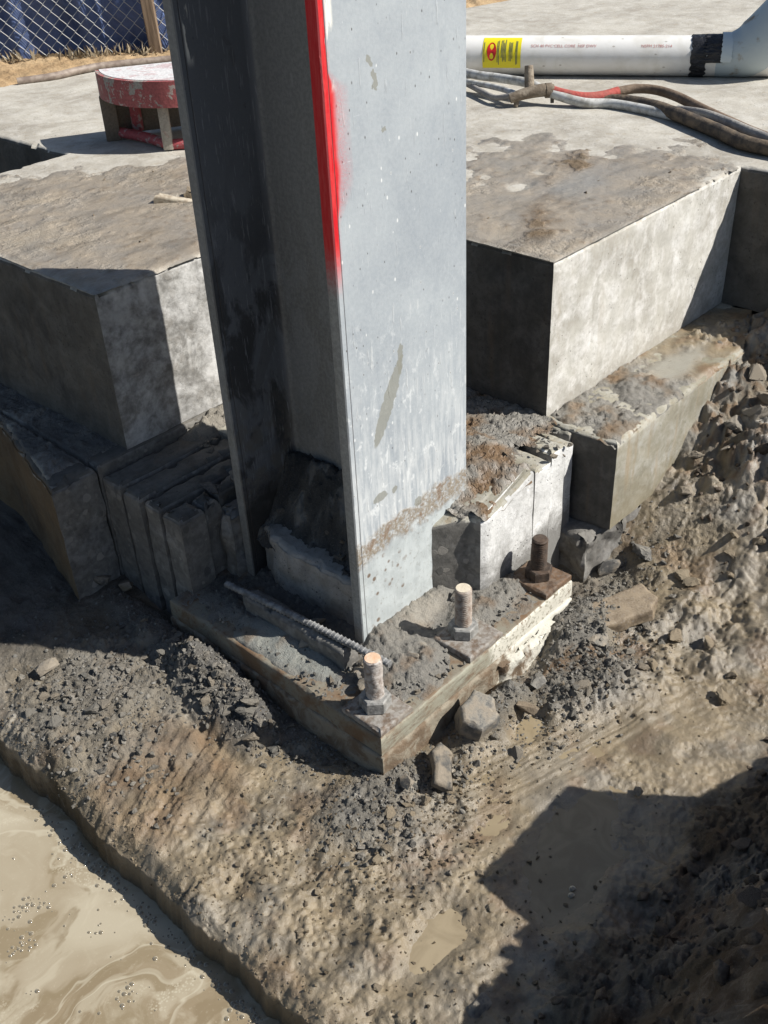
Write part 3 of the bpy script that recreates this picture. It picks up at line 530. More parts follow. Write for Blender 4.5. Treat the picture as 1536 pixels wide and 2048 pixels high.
def m_steel():
    t = NT('painted_steel'); v = t.obj(); p = t.xyz(); g = t.xyz(t.N('ShaderNodeNewGeometry').outputs['Normal'])
    big = t.noise(v, 5, 5, .6, .4); med = t.noise(v, 22, 5, .6); fine = t.noise(v, 130, 4, .7); drip = t.noise(t.obj((60, 60, 7)), 1.6, 4, .6); drip2 = t.noise(t.obj((130, 130, 12)), 1.7, 3, .6)
    c = t.mix(t.ss(big, .3, .7), (.27, .298, .325), (.345, .375, .395)); c = t.mix(t.ss(fine, .35, .65, 0, .16), c, (.5, .52, .53))
    # white concrete splashes, small flecks and dribbles
    zf = t.ss(p[2], 1.3, .1, .25, 1.0); c = t.mix(t.mul(t.ss(drip, .64, .72), zf, .55), c, (.60, .61, .60)); c = t.mix(t.mul(t.ss(drip2, .655, .72), t.ss(big, .38, .55), zf, .6), c, (.58, .59, .58))
    mo = t.noise(t.obj((1, 1, .6)), 48, 5, .7, .5); c = t.mix(t.mul(t.ss(mo, .54, .66), t.ss(t.add(p[2], t.mul(big, .5)), 1.15, .55), .75), c, (.64, .655, .65)); mo2 = t.noise(t.obj((1, 1, .4)), 16, 5, .65, .8); c = t.mix(t.mul(t.ss(mo2, .55, .68), .45), c, (.27, .30, .33))
    vo = t.voro(t.obj((1, 1, .55)), 85); vc = t.xyz(t.voro(t.obj((1, 1, .55)), 85, 'F1', 'Color')); c = t.mix(t.mul(t.ss(vo, .20, .12), t.ss(vc[0], .88, .93), .8), c, (.65, .66, .65)); c = t.mix(t.mul(t.ss(vo, .16, .09), t.ss(vc[1], .86, .92)), c, (.09, .09, .09))
    for (sx_, sz_, sr, sa) in ((.05, -.4, 9, .5), (.9, .3, 6, .45)):   # long scuffs
        w_ = t.noise(t.obj((4, 4, 90), rot=(0, sx_, 0), off=(sz_, 0, 0)), 1.1, 2, .5, .3); c = t.mix(t.mul(t.ss(w_, .70, .76), t.ss(med, .5, .62), t.ss(p[2], .8, .95), sa), c, (.60, .63, .65))
    dust = t.mul(t.ss(t.add(p[2], t.mul(t.add(med, -.5), .5)), .75, .12), .8); c = t.mix(t.mul(dust, t.ss(drip, .36, .6)), c, (.56, .575, .57))
    # the old concrete line: a stained band slanting over the flange foot and bare steel under it
    lx = t.add(t.mul(p[0], .06), .245); dd = t.ma('SUBTRACT', t.add(p[2], t.mul(t.add(med, -.5), .07), t.mul(t.add(big, -.5), .10)), lx); band = t.mul(t.ss(dd, -.050, -.030), t.ss(dd, .022, .004)); c = t.mix(t.mul(band, t.ss(fine, .3, .6)), c, (.25, .215, .17)); c = t.mix(t.mul(band, t.ss(t.noise(v, 40, 4), .54, .66), .7), c, (.19, .125, .08))
    low = t.ss(dd, -.03, -.055); c = t.mix(t.mul(low, .85), c, t.mix(t.ss(med, .4, .6), (.44, .475, .475), (.36, .39, .39))); sp = t.voro(v, 38); c = t.mix(t.mul(low, t.ss(sp, .26, .14), t.ss(t.noise(v, 15, 3), .46, .6)), c, (.16, .12, .09)); c = t.mix(t.mul(low, t.ss(fine, .58, .68), .6), c, (.22, .21, .19))
    # large olive damp splashes on the front flange
    def spot(cx, cz, rx, rz, rot=0.0):
        dx = t.ma('DIVIDE', t.add(p[0], -cx, t.mul(t.add(p[2], -cz), -rot), t.mul(t.add(t.noise(v, 60, 4, .6), -.5), .022)), rx); dz_ = t.ma('DIVIDE', t.add(p[2], -cz, t.mul(t.add(med, -.5), .03)), rz); return t.ss(t.add(t.mul(dx, dx), t.mul(dz_, dz_)), 1.0, .82)
    front = t.ss(g[1], -.5, -.8)
    for a in ((.285, .552, .0195, .088, .50), (.321, .628, .009, .032, .1), (.250, .350, .022, .010, .3), (.290, .352, .010, .008, 0), (.288, 1.135, .006, .018, -.1), (.279, 1.165, .006, .010, -.5), (.305, 1.052, .004, .0045, 0), (.36, .285, .012, .012, 0)):
        c = t.mix(t.mul(spot(*a), front, .80), c, (.215, .215, .185))
    # shaded channel side: shade painted in dark blue-grey, thin cement wash, darker wet blots
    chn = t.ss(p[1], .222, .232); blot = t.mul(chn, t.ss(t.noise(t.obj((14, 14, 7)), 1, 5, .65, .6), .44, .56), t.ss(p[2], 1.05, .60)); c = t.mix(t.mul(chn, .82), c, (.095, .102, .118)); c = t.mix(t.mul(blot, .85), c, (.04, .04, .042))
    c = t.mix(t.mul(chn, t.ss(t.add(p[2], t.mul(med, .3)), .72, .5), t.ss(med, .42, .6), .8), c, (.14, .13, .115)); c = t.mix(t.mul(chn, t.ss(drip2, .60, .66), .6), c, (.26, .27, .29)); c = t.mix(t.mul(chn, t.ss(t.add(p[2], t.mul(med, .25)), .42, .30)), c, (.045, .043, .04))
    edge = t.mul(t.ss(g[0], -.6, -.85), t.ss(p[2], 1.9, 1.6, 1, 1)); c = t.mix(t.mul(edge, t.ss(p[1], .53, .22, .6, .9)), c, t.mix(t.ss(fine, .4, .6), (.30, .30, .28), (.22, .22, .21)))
    # red spray paint down the near edge of the front flange
    xx = t.add(p[0], -.172, t.mul(t.add(med, -.5), t.mul(t.ss(p[2], .95, 1.0), .012))); zr = t.add(p[2], t.mul(t.add(fine, -.5), .04)); zend = t.ss(zr, .79, .90)
    flare = t.mul(t.ss(p[2], .97, 1.03), t.ss(p[2], 1.17, 1.13), .013); flare = t.add(flare, t.mul(t.ss(t.ma('ABSOLUTE', t.add(p[2], -.98)), .06, .0), .010)); wid = t.add(.0125, flare)
    hard = t.ss(xx, t.add(wid, .001, t.mul(flare, .5)), t.add(.0118, t.mul(flare, .35))); soft = t.mul(t.ss(xx, t.add(.020, t.mul(flare, 3.6)), .008), t.ss(t.noise(v, 420, 2, .8), .25, .70), .62); nearf = t.ss(p[1], .30, .25)
    red = t.mul(t.ma('MAXIMUM', hard, soft), zend, t.ss(p[0], .23, .225)); isout = t.ma('MAXIMUM', front, t.mul(edge, 1.0)); rin = t.mul(red, isout, nearf); c = t.mix(rin, c, t.mix(t.ss(drip2, .4, .65, 0, .3), (.52, .008, .015), (.62, .10, .09)))
    pat = t.mul(front, t.ss(t.noise(t.obj((60, 60, 16), off=(3, 0, 1)), 1, 4), .50, .58), t.ss(p[0], .186, .190), t.ss(p[0], .205, .198), t.ss(p[2], 1.13, 1.16)); c = t.mix(pat, c, (.66, .65, .6))
    c = t.mix(t.mul(t.ss(t.ma('ABSOLUTE', t.add(p[0], -.1845)), .0011, .0005), front, .7), c, (.06, .05, .05))
    grv = t.mul(t.ss(t.ma('ABSOLUTE', t.add(p[0], -.1845)), .0014, .0004), -2.0)
    h = t.add(t.mul(med, .4), t.mul(fine, .35), t.mul(t.ss(drip, .64, .7), .6), t.mul(band, t.mul(fine, 2)), grv)
    return t.out(c, t.ss(fine, .3, .7, .62, .46), t.bump(h, .0013, .7), spec=.35)
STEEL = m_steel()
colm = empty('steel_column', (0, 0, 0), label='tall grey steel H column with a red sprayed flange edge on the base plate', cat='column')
def plate_part(name, prof, z0, z1, mat, parent, zs=60):
    bm = bmesh.new(); rings = []
    for k in range(zs+1):
        z = z0+(z1-z0)*k/zs; rings.append([bm.verts.new((x, y, z)) for x, y in prof])
    n = len(prof)
    for k in range(zs):
        for i in range(n): bm.faces.new((rings[k][i], rings[k][(i+1) % n], rings[k+1][(i+1) % n], rings[k+1][i]))
    bm.faces.new(rings[0][::-1]); bm.faces.new(rings[-1]); return bm_obj(name, bm, mat, parent, True, angle=25)
X0, X1, Y0, Y1, TF, TW = .172, .523, .210, .590, .027, .018; CH = 2.9; b_ = .0022
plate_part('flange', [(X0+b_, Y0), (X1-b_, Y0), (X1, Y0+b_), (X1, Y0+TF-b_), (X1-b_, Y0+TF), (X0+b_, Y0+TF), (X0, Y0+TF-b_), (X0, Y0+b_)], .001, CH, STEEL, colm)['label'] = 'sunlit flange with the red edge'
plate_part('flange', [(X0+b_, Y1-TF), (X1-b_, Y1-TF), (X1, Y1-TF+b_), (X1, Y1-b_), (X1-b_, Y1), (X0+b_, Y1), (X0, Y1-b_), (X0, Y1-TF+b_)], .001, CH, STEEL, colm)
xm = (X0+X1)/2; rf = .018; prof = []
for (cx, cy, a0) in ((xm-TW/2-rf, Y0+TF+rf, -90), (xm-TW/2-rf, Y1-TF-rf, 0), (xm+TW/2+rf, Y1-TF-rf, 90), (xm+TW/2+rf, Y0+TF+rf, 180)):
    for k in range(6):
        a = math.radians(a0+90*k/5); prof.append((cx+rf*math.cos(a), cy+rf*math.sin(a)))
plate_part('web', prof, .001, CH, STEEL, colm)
# old concrete left between the flanges
FILL = m_concrete('fill_concrete', (.38, .36, .33), (.10, .092, .08), (.33, .32, .30), .6, (.12, .09, .06), .3, pits=2)
def ztF(x, y): return .150+.012*fbm(x*9, y*9, 3, 71)
inf = worn_prism('concrete_infill', [(.190, .243), (.334, .243), (.334, .556), (.205, .556), (.183, .50), (.178, .40), (.184, .30)], .0, .17, FILL, None, worn=.007, rough=.006, ztop=ztF, seed=71, step=.008)
tag(inf, 'rough grey concrete left in the channel at the foot of the column', 'broken concrete')
# anchor bolts
def m_bolt(name, a, b, dust, da=.6):
    t = NT(name); v = t.obj(); n = t.noise(v, 45, 5, .65); n2 = t.noise(v, 75, 6, .6); c = t.mix(t.ss(n, .35, .65), a, b); c = t.mix(t.mul(t.ss(n2, .42, .6), da), c, dust); return t.out(c, .75, t.bump(t.add(n, n2), .0018, .9), spec=.3)
BOLT1 = m_bolt('crusted_bolt', (.19, .15, .125), (.34, .30, .27), (.46, .43, .40), .75); BOLT2 = m_bolt('threaded_bolt', (.17, .12, .09), (.30, .25, .21), (.40, .37, .33), .5); BOLT3 = m_bolt('dark_bolt', (.03, .024, .02), (.075, .05, .035), (.12, .09, .07), .3)
NUTM = m_bolt('dusty_nut', (.12, .12, .115), (.24, .235, .22), (.34, .335, .32), .5); WASH3 = m_bolt('dark_rusty_washer', (.07, .045, .03), (.14, .085, .05), (.20, .17, .14), .4); WASHG = m_bolt('caked_washer', (.12, .085, .06), (.20, .18, .155), (.36, .35, .33), .45); WASH = m_bolt('rusty_washer', (.12, .065, .035), (.20, .12, .07), (.30, .26, .22), .35); TIP = m_bolt('fresh_cut_tip', (.55, .33, .20), (.62, .48, .36), (.5, .4, .3), .3); TIP2 = m_bolt('worn_tip', (.46, .40, .30), (.55, .5, .4), (.4, .35, .3), .3)
def bolt(name, x, y, h, wx0, wx1, wy0, wy1, rm, nm, wm, tip, label, crust=0.0, rz=0.0, nut_h=.030):
    e = empty(name, (x, y, 0), label=label, cat='bolt', group='anchor bolts through the base plate')
    worn_prism('plate_washer', rect(wx0-x, wx1-x, wy0-y, wy1-y), .001, .015, wm, e, step=.008, worn=.0018, rough=.0008, seed=int(x*100), zsteps=2)
    bm = bmesh.new(); seg = 28; rings = []; z = .010; k = 0; pitch = .0052
    while z < h-.004:
        for f, r in ((0, .0172), (.28, .0187), (.5, .0187), (.78, .0172)):
            rings.append((z+f*pitch, r if not crust else .0182)); 
        z += pitch
    rings.append((h-.003, .0184)); rings.append((h, .0165)); vs = []
    for z, r in rings:
        lv = []
        for q in range(seg):
            a = 2*math.pi*q/seg; rr = r*(1+(crust*.07*(rnd.random()-.5)))+(.0006*math.sin(3*a+z*90) if crust else 0); zz = z+(pitch*q/seg if not crust and z < h-.008 else 0)
            lv.append(bm.verts.new((rr*math.cos(a), rr*math.sin(a), zz)))
        vs.append(lv)
    for a_, b2 in zip(vs[:-1], vs[1:]):
        for q in range(seg): bm.faces.new((a_[q], a_[(q+1) % seg], b2[(q+1) % seg], b2[q]))
    bm.faces.new(vs[-1]); rod = bm_obj('threaded_rod', bm, rm, e, True, angle=60)
    bm = bmesh.new(); bmesh.ops.create_circle(bm, cap_ends=True, segments=20, radius=.0158); r_ = bmesh.ops.extrude_face_region(bm, geom=bm.faces[:]); bmesh.ops.translate(bm, vec=(0, 0, .0015), verts=[v for v in r_['geom'] if isinstance(v, bmesh.types.BMVert)]); bmesh.ops.translate(bm, vec=(0, 0, h-.0005), verts=bm.verts); bm_obj('rod_tip', bm, tip, rod)
    bm = bmesh.new(); vs = []
    for z, r in ((.0155, .0300), (.0175, .0325), (.0155+nut_h-.003, .0325), (.0155+nut_h, .0295), (.0155+nut_h, .019)):
        vs.append([bm.verts.new((r*math.cos(rz+math.pi/3*q/2)*(1.0 if q % 2 == 0 else .868), r*math.sin(rz+math.pi/3*q/2)*(1.0 if q % 2 == 0 else .868), z)) for q in range(12)])
    for a_, b2 in zip(vs[:-1], vs[1:]):
        for q in range(12): bm.faces.new((a_[q], a_[(q+1) % 12], b2[(q+1) % 12], b2[q]))
    bm_obj('nut', bm, nm, e, True, angle=25); return e
bolt('anchor_bolt', .052, .062, .141, .004, .098, .003, .110, BOLT1, NUTM, WASHG, TIP, 'cement-crusted anchor bolt with an orange tip, nearest corner of the plate', 1.0, .25)
bolt('anchor_bolt', .334, .066, .138, .280, .392, .003, .108, BOLT2, NUTM, WASHG, TIP2, 'threaded anchor bolt with pale top, middle one of three on the plate', 0, .1, .028)
bolt('anchor_bolt', .600, .060, .120, .552, .650, .003, .112, BOLT3, BOLT3, WASH3, BOLT3, 'dark rusty anchor bolt, farthest one along the plate against the pedestal', 0, .4, .026)
# rebar offcut
def rebar():
    t = NT('dusty_rebar'); v = t.obj(); n = t.noise(v, 60, 4); c = t.mix(t.ss(n, .35, .65), (.11, .11, .11), (.25, .25, .245)); m = t.out(c, .7, t.bump(n, .0012, .7), metal=.0, spec=.4)
    e = empty('rebar', (0, 0, 0), label='short ribbed steel rebar lying beside the column towards the nearest bolt', cat='rebar'); A = Vector((.088, .560, .050)); B = Vector((.122, .084, .062))
    sweep('bar', [A, A.lerp(B, .3)+Vector((0, 0, .004)), A.lerp(B, .7)+Vector((0, 0, .003)), B], .0074, m, e, 14)
    d = (B-A).normalized(); q = d.to_track_quat('Z', 'Y'); bm = bmesh.new()
    for k in range(44):
        p = A.lerp(B, (k+.5)/44)+Vector((0, 0, .0035*math.sin(math.pi*(k/44))))
        for s in (0, math.pi):
            r = bmesh.ops.create_cone(bm, segments=12, radius1=.0094, radius2=.0082, depth=.0036, cap_ends=True); Mx = Matrix.Translation(p) @ q.to_matrix().to_4x4() @ Matrix.Rotation(.45 if s else .45, 4, 'X'); bmesh.ops.transform(bm, matrix=Mx, verts=r['verts'])
            break
    o = bm_obj('ribs', bm, m, e, False); o['kind'] = 'stuff'
rebar()

# ------------------------------------------------------------------ rubble
def rock_obj(name, loc, size, rot, mat, label, seed, flat=.6, n=12, group=None, rough=.06, cat='stone'):
    r = np.random.default_rng(seed); p = r.normal(size=(n, 3)); p /= np.linalg.norm(p, axis=1)[:, None]; p *= r.uniform(.85, 1.0, (n, 1)); bm = bmesh.new(); [bm.verts.new(q) for q in p]; bmesh.ops.convex_hull(bm, input=bm.verts)
    for v in [v for v in bm.verts if not v.link_faces]: bm.verts.remove(v)
    bmesh.ops.bevel(bm, geom=bm.edges[:], offset=.045, segments=1, affect='EDGES'); bmesh.ops.triangulate(bm, faces=bm.faces); bmesh.ops.subdivide_edges(bm, edges=[e for e in bm.edges if e.calc_length() > .3], cuts=2, use_grid_fill=True); bmesh.ops.triangulate(bm, faces=bm.faces)
    for v in bm.verts: v.co *= 1+rough*(rnd.random()-.5)*2
    bmesh.ops.scale(bm, vec=size, verts=bm.verts); o = bm_obj(name, bm, mat, None, True, angle=28); o.location = loc; o.rotation_euler = rot; return tag(o, label, cat, group)
def slab_chunk(name, poly, z0, z1, mat, label, seed, rot=(0, 0, 0), loc=(0, 0, 0), worn=.005, rough=.003, cat='concrete chunk', ztop=None):
    o = worn_prism(name, poly, z0, z1, mat, None, step=.006, worn=worn, rough=rough, seed=seed, ztop=ztop); o.rotation_euler = rot; o.location = loc; return tag(o, label, cat)
slab_chunk('concrete_wedge', [(.0, .0), (.035, -.008), (.045, .30), (.012, .32), (.0, .30)], 0, .052, AGG, 'long dark wedge of broken concrete lying under the rebar', 81, (0, 0, .04), (.092, .19, .001))
slab_chunk('concrete_chunk', [(-.036, -.030), (.020, -.040), (.046, -.012), (.040, .034), (-.012, .040), (-.040, .014)], 0, .082, [ROCK], 'blocky grey concrete chunk leaning on the plate side below the middle bolt', 82, (.22, -.12, .15), (.222, -.052, -.118), .0035, .004)
slab_chunk('slate_shard', [(-.05, -.02), (.03, -.028), (.055, .0), (.03, .022), (-.04, .018)], 0, .018, [ROCKD], 'dark flat shard of wet concrete lying at the foot of the plate corner', 83, (.35, -.2, .75), (.085, -.075, -.100), .004, .003)
RK = [  # loc, size, rot, mat, label
 ((.012, -.055, -.088), (.026, .019, .014), ROCK, 'pale concrete lump directly below the base plate corner'),
 ((.615, -.050, -.062), (.036, .028, .012), ROCK, 'flat grey concrete piece propped near the far end of the plate'),
 ((.585, -.115, -.070), (.036, .030, .011), ROCK, 'flat four-sided concrete piece in the mud right of the plate'),
 ((.345, -.052, -.080), (.028, .020, .018), ROCKD, 'dark rounded concrete lump under the white grout'),
 ((.400, -.088, -.080), (.033, .022, .014), ROCK, 'low grey concrete lump right of the dark lump under the grout'),
 ((.33, -.115, -.092), (.034, .018, .012), ROCKB, 'long muddy stone below the leaning concrete chunk'),
 ((.302, -.398, -.112), (.013, .012, .011), ROCKD, 'small dark stone alone on the smooth mud at the shadow edge'),
 ((-.205, -.420, -.118), (.020, .013, .010), ROCKD, 'small dark stone beside the puddle at the bottom'),
 ((-.252, -.435, -.112), (.036, .026, .018), ROCK, 'grey stone at the bottom edge of the picture'),
 ((-.285, .765, -.062), (.034, .022, .010), ROCK, 'flat pale oval stone on the grey rubble heap at the left'),
 ((-.085, -.245, -.110), (.010, .008, .010), ROCKD, 'small dark pointed stone left of the puddle shadow'),
 ((.250, .300, .0), (.030, .022, .012), ROCK, 'x'),
 ((.100, .300, .018), (.034, .024, .010), ROCK, 'blue-grey shard in the shade beside the rebar and column'),
 ((.135, .215, .018), (.024, .020, .014), ROCK, 'angular grey shard between the rebar and the column edge'),
 ((.150, .330, .016), (.026, .022, .016), ROCK, 'shaded angular shard in the column channel'),
 ((.098, .150, .018), (.026, .019, .017), ROCK, 'grey stone behind the nearest bolt'),
 ((.120, .165, .022), (.016, .013, .012), ROCK, 'small pale stone behind the nearest bolt'),
 ((.076, .118, .020), (.022, .024, .014), ROCKD, 'dark stone touching the nearest nut'),
 ((.230, .640, .245), (.040, .030, .010), ROCKD, 'dark shard lying on the sawn pedestal'),
 ((.165, .680, .222), (.036, .022, .009), ROCKD, 'thin dark flake bridging the saw cuts of the left pedestal'),
 ((.205, .095, .018), (.018, .015, .012), ROCK, 'small concrete lump between the first and middle bolts'),
 ((.250, .105, .014), (.034, .020, .010), ROCK, 'flat concrete flake beside the middle bolt washer'),
 ((.42, .155, .018), (.022, .017, .014), ROCK, 'small lump behind the middle bolt nut'),
 ((.93, -.02, -.07), (.05, .032, .026), ROCK, 'broken concrete lump in the hollow under the kerb block'),
 ((1.02, -.035, -.04), (.075, .020, .008), ROCK, 'pale sliver of concrete broken from under the kerb block'),
 ((.86, .02, -.10), (.04, .03, .03), ROCKD, 'dark lump deep in the hollow under the kerb block'),
 ((1.44, -.10, .14), (.085, .06, .05), ROCKB, 'big muddy clod on the slope right of the kerb block'),
 ((1.22, -.10, .04), (.07, .05, .04), ROCKB, 'muddy clod low on the slope under the kerb block end'),
 ((1.33, -.16, .08), (.06, .05, .035), ROCKB, 'rounded muddy clod on the slope near the right picture edge'),
 ((-.03, .93, -.045), (.035, .028, .02), ROCKD, 'dark angular lump at the foot of the earth-stained block'),
 ((.0, .86, -.055), (.028, .022, .018), ROCKD, 'dark lump left of the sawn pedestal foot'),
]
for i, (l, s, m_, lab) in enumerate(RK):
    if lab == 'x': continue
    rock_obj('concrete_chunk' if m_ is ROCK else ('stone' if m_ is ROCKD else 'muddy_clod'), l, s, (rnd.uniform(-.35, .35), rnd.uniform(-.35, .35), rnd.uniform(0, 6.28)), m_, lab, 300+i, cat='stone' if m_ is ROCKD else ('clod' if m_ is ROCKB else 'concrete chunk'))
slab_chunk('mud_crust_slab', [(-.10, -.035), (.06, -.05), (.10, -.02), (.09, .04), (-.04, .05), (-.11, .02)], 0, .03, ROCKB, 'broken slab of brown crusted earth right of the plate end', 84, (.10, -.05, -.35), (.70, -.10, -.085), .0035, .006, 'clod')
protos = {}
# small chunks as individuals, copied from a few sources
def chunk_src(mat, k):
    key = (mat.name, k)
    if key not in protos:
        V, F = ROCKS[k % len(ROCKS)]; protos[key] = np_mesh('concrete_chunk', V, F, mat, False)
    return protos[key]
def chunks(n, zone, size, mat, label, group, hf):
    k = 0; tries = 0
    while k < n and tries < 4000:
        tries += 1; x, y = zone(); z = float(hf(x, y)); s = rnd.uniform(*size); o = bpy.data.objects.new('concrete_chunk', chunk_src(mat, rnd.randrange(9))); COL.objects.link(o)
        o.location = (x, y, z+s*.12); o.scale = (s*rnd.uniform(.8, 1.3), s*rnd.uniform(.8, 1.1), s*rnd.uniform(.6, 1.0)); o.rotation_euler = (rnd.uniform(-.6, .6), rnd.uniform(-.6, .6), rnd.uniform(0, 6.28)); tag(o, label, 'concrete chunk', group); k += 1
hg = lambda x, y: HG(x, y)[0]
CLG = m_rock('grey_clod', (.21, .20, .18), (.12, .115, .10), (.25, .235, .20), .5); CLT = m_rock('tan_clod', (.29, .24, .17), (.19, .15, .10), (.32, .27, .19), .5)
CLT2 = m_rock('pale_slope_clod', (.30, .275, .23), (.19, .17, .14), (.33, .30, .25), .5)
def clods(n, zone, size, mat, label, group):
    for k in range(n):
        x, y = zone(); V, F = rough_np(400+k % 9, 2, .06); key = ('clod', mat.name, k % 9)
        if key not in protos: protos[key] = np_mesh('mud_clod', V, F, mat, False)
        o = bpy.data.objects.new('mud_clod', protos[key]); COL.objects.link(o); s_ = rnd.uniform(*size); o.location = (x, y, float(HG(x, y)[0])+s_*.25); o.scale = (s_*rnd.uniform(.9, 1.3), s_, s_*rnd.uniform(.7, 1.0)); o.rotation_euler = (rnd.uniform(-.5, .5), rnd.uniform(-.5, .5), rnd.uniform(0, 6.28)); tag(o, label, 'clod', group)
G0 = lambda cx, cy, a, b: (lambda: (rnd.gauss(cx, a), rnd.gauss(cy, b)))
clods(16, G0(-.075, .40, .028, .10), (.013, .026), CLG, 'lumpy grey clod in the heap left of the base plate', 'grey clods left of the plate')
clods(14, G0(-.27, .62, .08, .10), (.012, .024), CLG, 'lumpy grey clod on the rubble heap above the pool', 'grey clods on the left heap')
clods(10, G0(-.05, -.09, .07, .02), (.010, .020), CLT, 'soft tan clod below the near corner of the base plate', 'tan clods below the plate corner')
clods(14, G0(.47, -.19, .10, .03), (.010, .022), CLG, 'lumpy grey clod at the edge of the rubble right of the plate', 'grey clods right of the plate')
clods(12, lambda: (rnd.uniform(.6, 1.1), rnd.uniform(-.42, -.12)), (.012, .028), CLT, 'wet tan clod on the muddy slope at the right', 'tan clods on the right slope')
clods(14, lambda: (rnd.uniform(-.38, .0), rnd.uniform(-.45, .2)), (.006, .012), CLT, 'small tan clod on the wet mud near the pool edge', 'small tan clods near the pool edge')
clods(30, lambda: (rnd.uniform(1.08, 1.7), rnd.uniform(-.40, .03)), (.018, .045), CLT2, 'crusted clod on the excavation slope beyond the kerb block', 'clods on the excavation slope')
clods(26, lambda: (rnd.uniform(.0, .8), rnd.uniform(-.85, -.56)), (.018, .04), m_rock('clay_clod', (.13, .095, .07), (.07, .05, .038), (.16, .13, .10), .4), 'brown clay clod on the shaded trench bank', 'clay clods on the shaded bank')
G = lambda cx, cy, sx_, sy_: (lambda: (rnd.gauss(cx, sx_), rnd.gauss(cy, sy_)))
chunks(28, lambda: (rnd.uniform(-.09, -.012), rnd.uniform(.05, .82)), (.007, .016), ROCKD, 'small jagged chunk in the shaded rubble along the left side of the base plate', 'rubble chunks along the left side of the plate', hg)
chunks(18, G(-.22, .66, .10, .10), (.007, .015), ROCK, 'small jagged grey chunk on the rubble heap above the pool', 'rubble chunks on the left heap', hg)
chunks(14, G(.04, -.06, .07, .022), (.007, .014), ROCK, 'small pale chunk scattered below the near corner of the plate', 'rubble chunks below the plate corner', hg)
chunks(28, G(.47, -.12, .12, .04), (.006, .014), ROCK, 'small chunk in the gravelly rubble right of the plate', 'rubble chunks right of the plate', hg)
chunks(40, lambda: (rnd.choice([rnd.uniform(.02, .17), rnd.gauss(.14, .02)]), rnd.uniform(.10, .62)), (.006, .017), ROCKD, 'small dark chunk on the base plate beside the column channel', 'rubble chunks on the plate beside the column', lambda x, y: .0)
chunks(28, lambda: (rnd.uniform(.12, .28), rnd.uniform(.02, .20)), (.005, .013), ROCK, 'small chunk on the plate between the first and middle bolts', 'rubble chunks between the bolts', lambda x, y: .004)
chunks(10, lambda: (rnd.uniform(.40, .56), rnd.uniform(.02, .11)), (.005, .010), ROCK, 'small chunk on the plate between the middle and far bolts', 'rubble chunks between the middle and far bolts', lambda x, y: .004)
chunks(14, lambda: (rnd.uniform(.20, .33), rnd.uniform(.27, .54)), (.009, .020), ROCKD, 'dark chunk heaped in the column channel above the infill', 'rubble chunks in the column channel', lambda x, y: .14+1.0*max(0, x-.215))
chunks(12, lambda: (rnd.uniform(.28, .46), rnd.uniform(.84, .925)), (.006, .013), ROCK, 'small sunlit chunk at the foot of the left slab block', 'rubble chunks at the foot of the left slab block', lambda x, y: .222+.5*max(0, y-.89))
chunks(18, lambda: (rnd.uniform(.70, 1.06), rnd.uniform(.10, .24)), (.006, .013), ROCK, 'small grey chunk along the foot of the right slab face', 'rubble chunks on the right pedestal', lambda x, y: .25)
chunks(0, lambda: (rnd.uniform(.03, .16), rnd.uniform(.96, 1.6)), (.004, .006), ROCKD, 'tiny dark crumb on top of the left pedestal block', 'crumbs on the left pedestal', lambda x, y: .262)
chunks(16, G(.85, -.03, .10, .04), (.008, .018), ROCK, 'jagged chunk fallen below the kerb block', 'rubble chunks below the kerb', hg)

def colvar(base, n, v=.3): return [np.array(base)*(1+rnd.uniform(-v, v))+rnd.uniform(-.01, .01) for _ in range(n)]
def zone_pts(n, zone): return [zone() for _ in range(n)]
def crumbs(name, spec, size, base, lib, mat, label, cat, smooth=False, v=.3):
    P_ = []; 
    for n, zone in spec: P_ += zone_pts(n, zone)
    z = HG([p[0] for p in P_], [p[1] for p in P_]); P3 = [(p[0], p[1], zz) for p, zz in zip(P_, z) if p[0] > -.445 and not (0 < p[0] < .65 and 0 < p[1] < .67)]
    sz = [size[0]*(size[1]/size[0])**(rnd.random()**1.8) for _ in P3]; scatter(name, lib, P3, sz, mat, label, cat, smooth, colvar(base, len(P3), v))
crumbs('grey_crumbs', [(1500, G(-.22, .64, .12, .12)), (900, G(-.07, .38, .03, .12)), (700, G(.0, -.04, .09, .03)), (1300, G(.50, -.13, .12, .05)), (600, lambda: (rnd.uniform(-.08, 0), rnd.uniform(0, .9))), (500, G(.66, -.05, .1, .05)), (400, G(.25, -.07, .08, .03)), (400, G(.85, -.02, .1, .05))], (.0016, .0065), (.20, .19, .17), ROCKS, CRUMB, 'loose grey crumbs and grit over the rubble around the base plate', 'rubble')
crumbs('mud_clods', [(420, G(-.08, .40, .035, .11)), (230, G(-.26, .58, .10, .12)), (240, G(.0, -.10, .12, .035)), (260, G(.53, -.17, .11, .045)), (160, G(-.33, .45, .05, .12))], (.003, .0125), (.18, .165, .14), CLODS, CLODM, 'crumbly lumps of grey brown mud around the base plate', 'mud')
crumbs('mud_specks', [(900, lambda: (-.445+abs(rnd.gauss(0, .03)), rnd.uniform(-.5, .9))), (1500, lambda: (rnd.uniform(-.43, .7), rnd.uniform(-.5, .9))), (500, G(.1, -.15, .2, .05)), (600, G(-.2, .1, .12, .18))], (.0012, .0045), (.19, .15, .10), BITS, CLODM, 'small specks of mud strewn over the wet ground', 'mud')
crumbs('dark_mud_crumbs', [(500, lambda: (rnd.uniform(-.42, .1), rnd.uniform(-.5, .1))), (260, G(-.05, -.18, .12, .04)), (200, G(-.25, .05, .08, .06)), (260, G(.62, -.22, .2, .05))], (.0016, .0075), (.14, .108, .07), CLODS, CLODM, 'dark brown crumbs of clay stuck in the wet mud', 'mud')
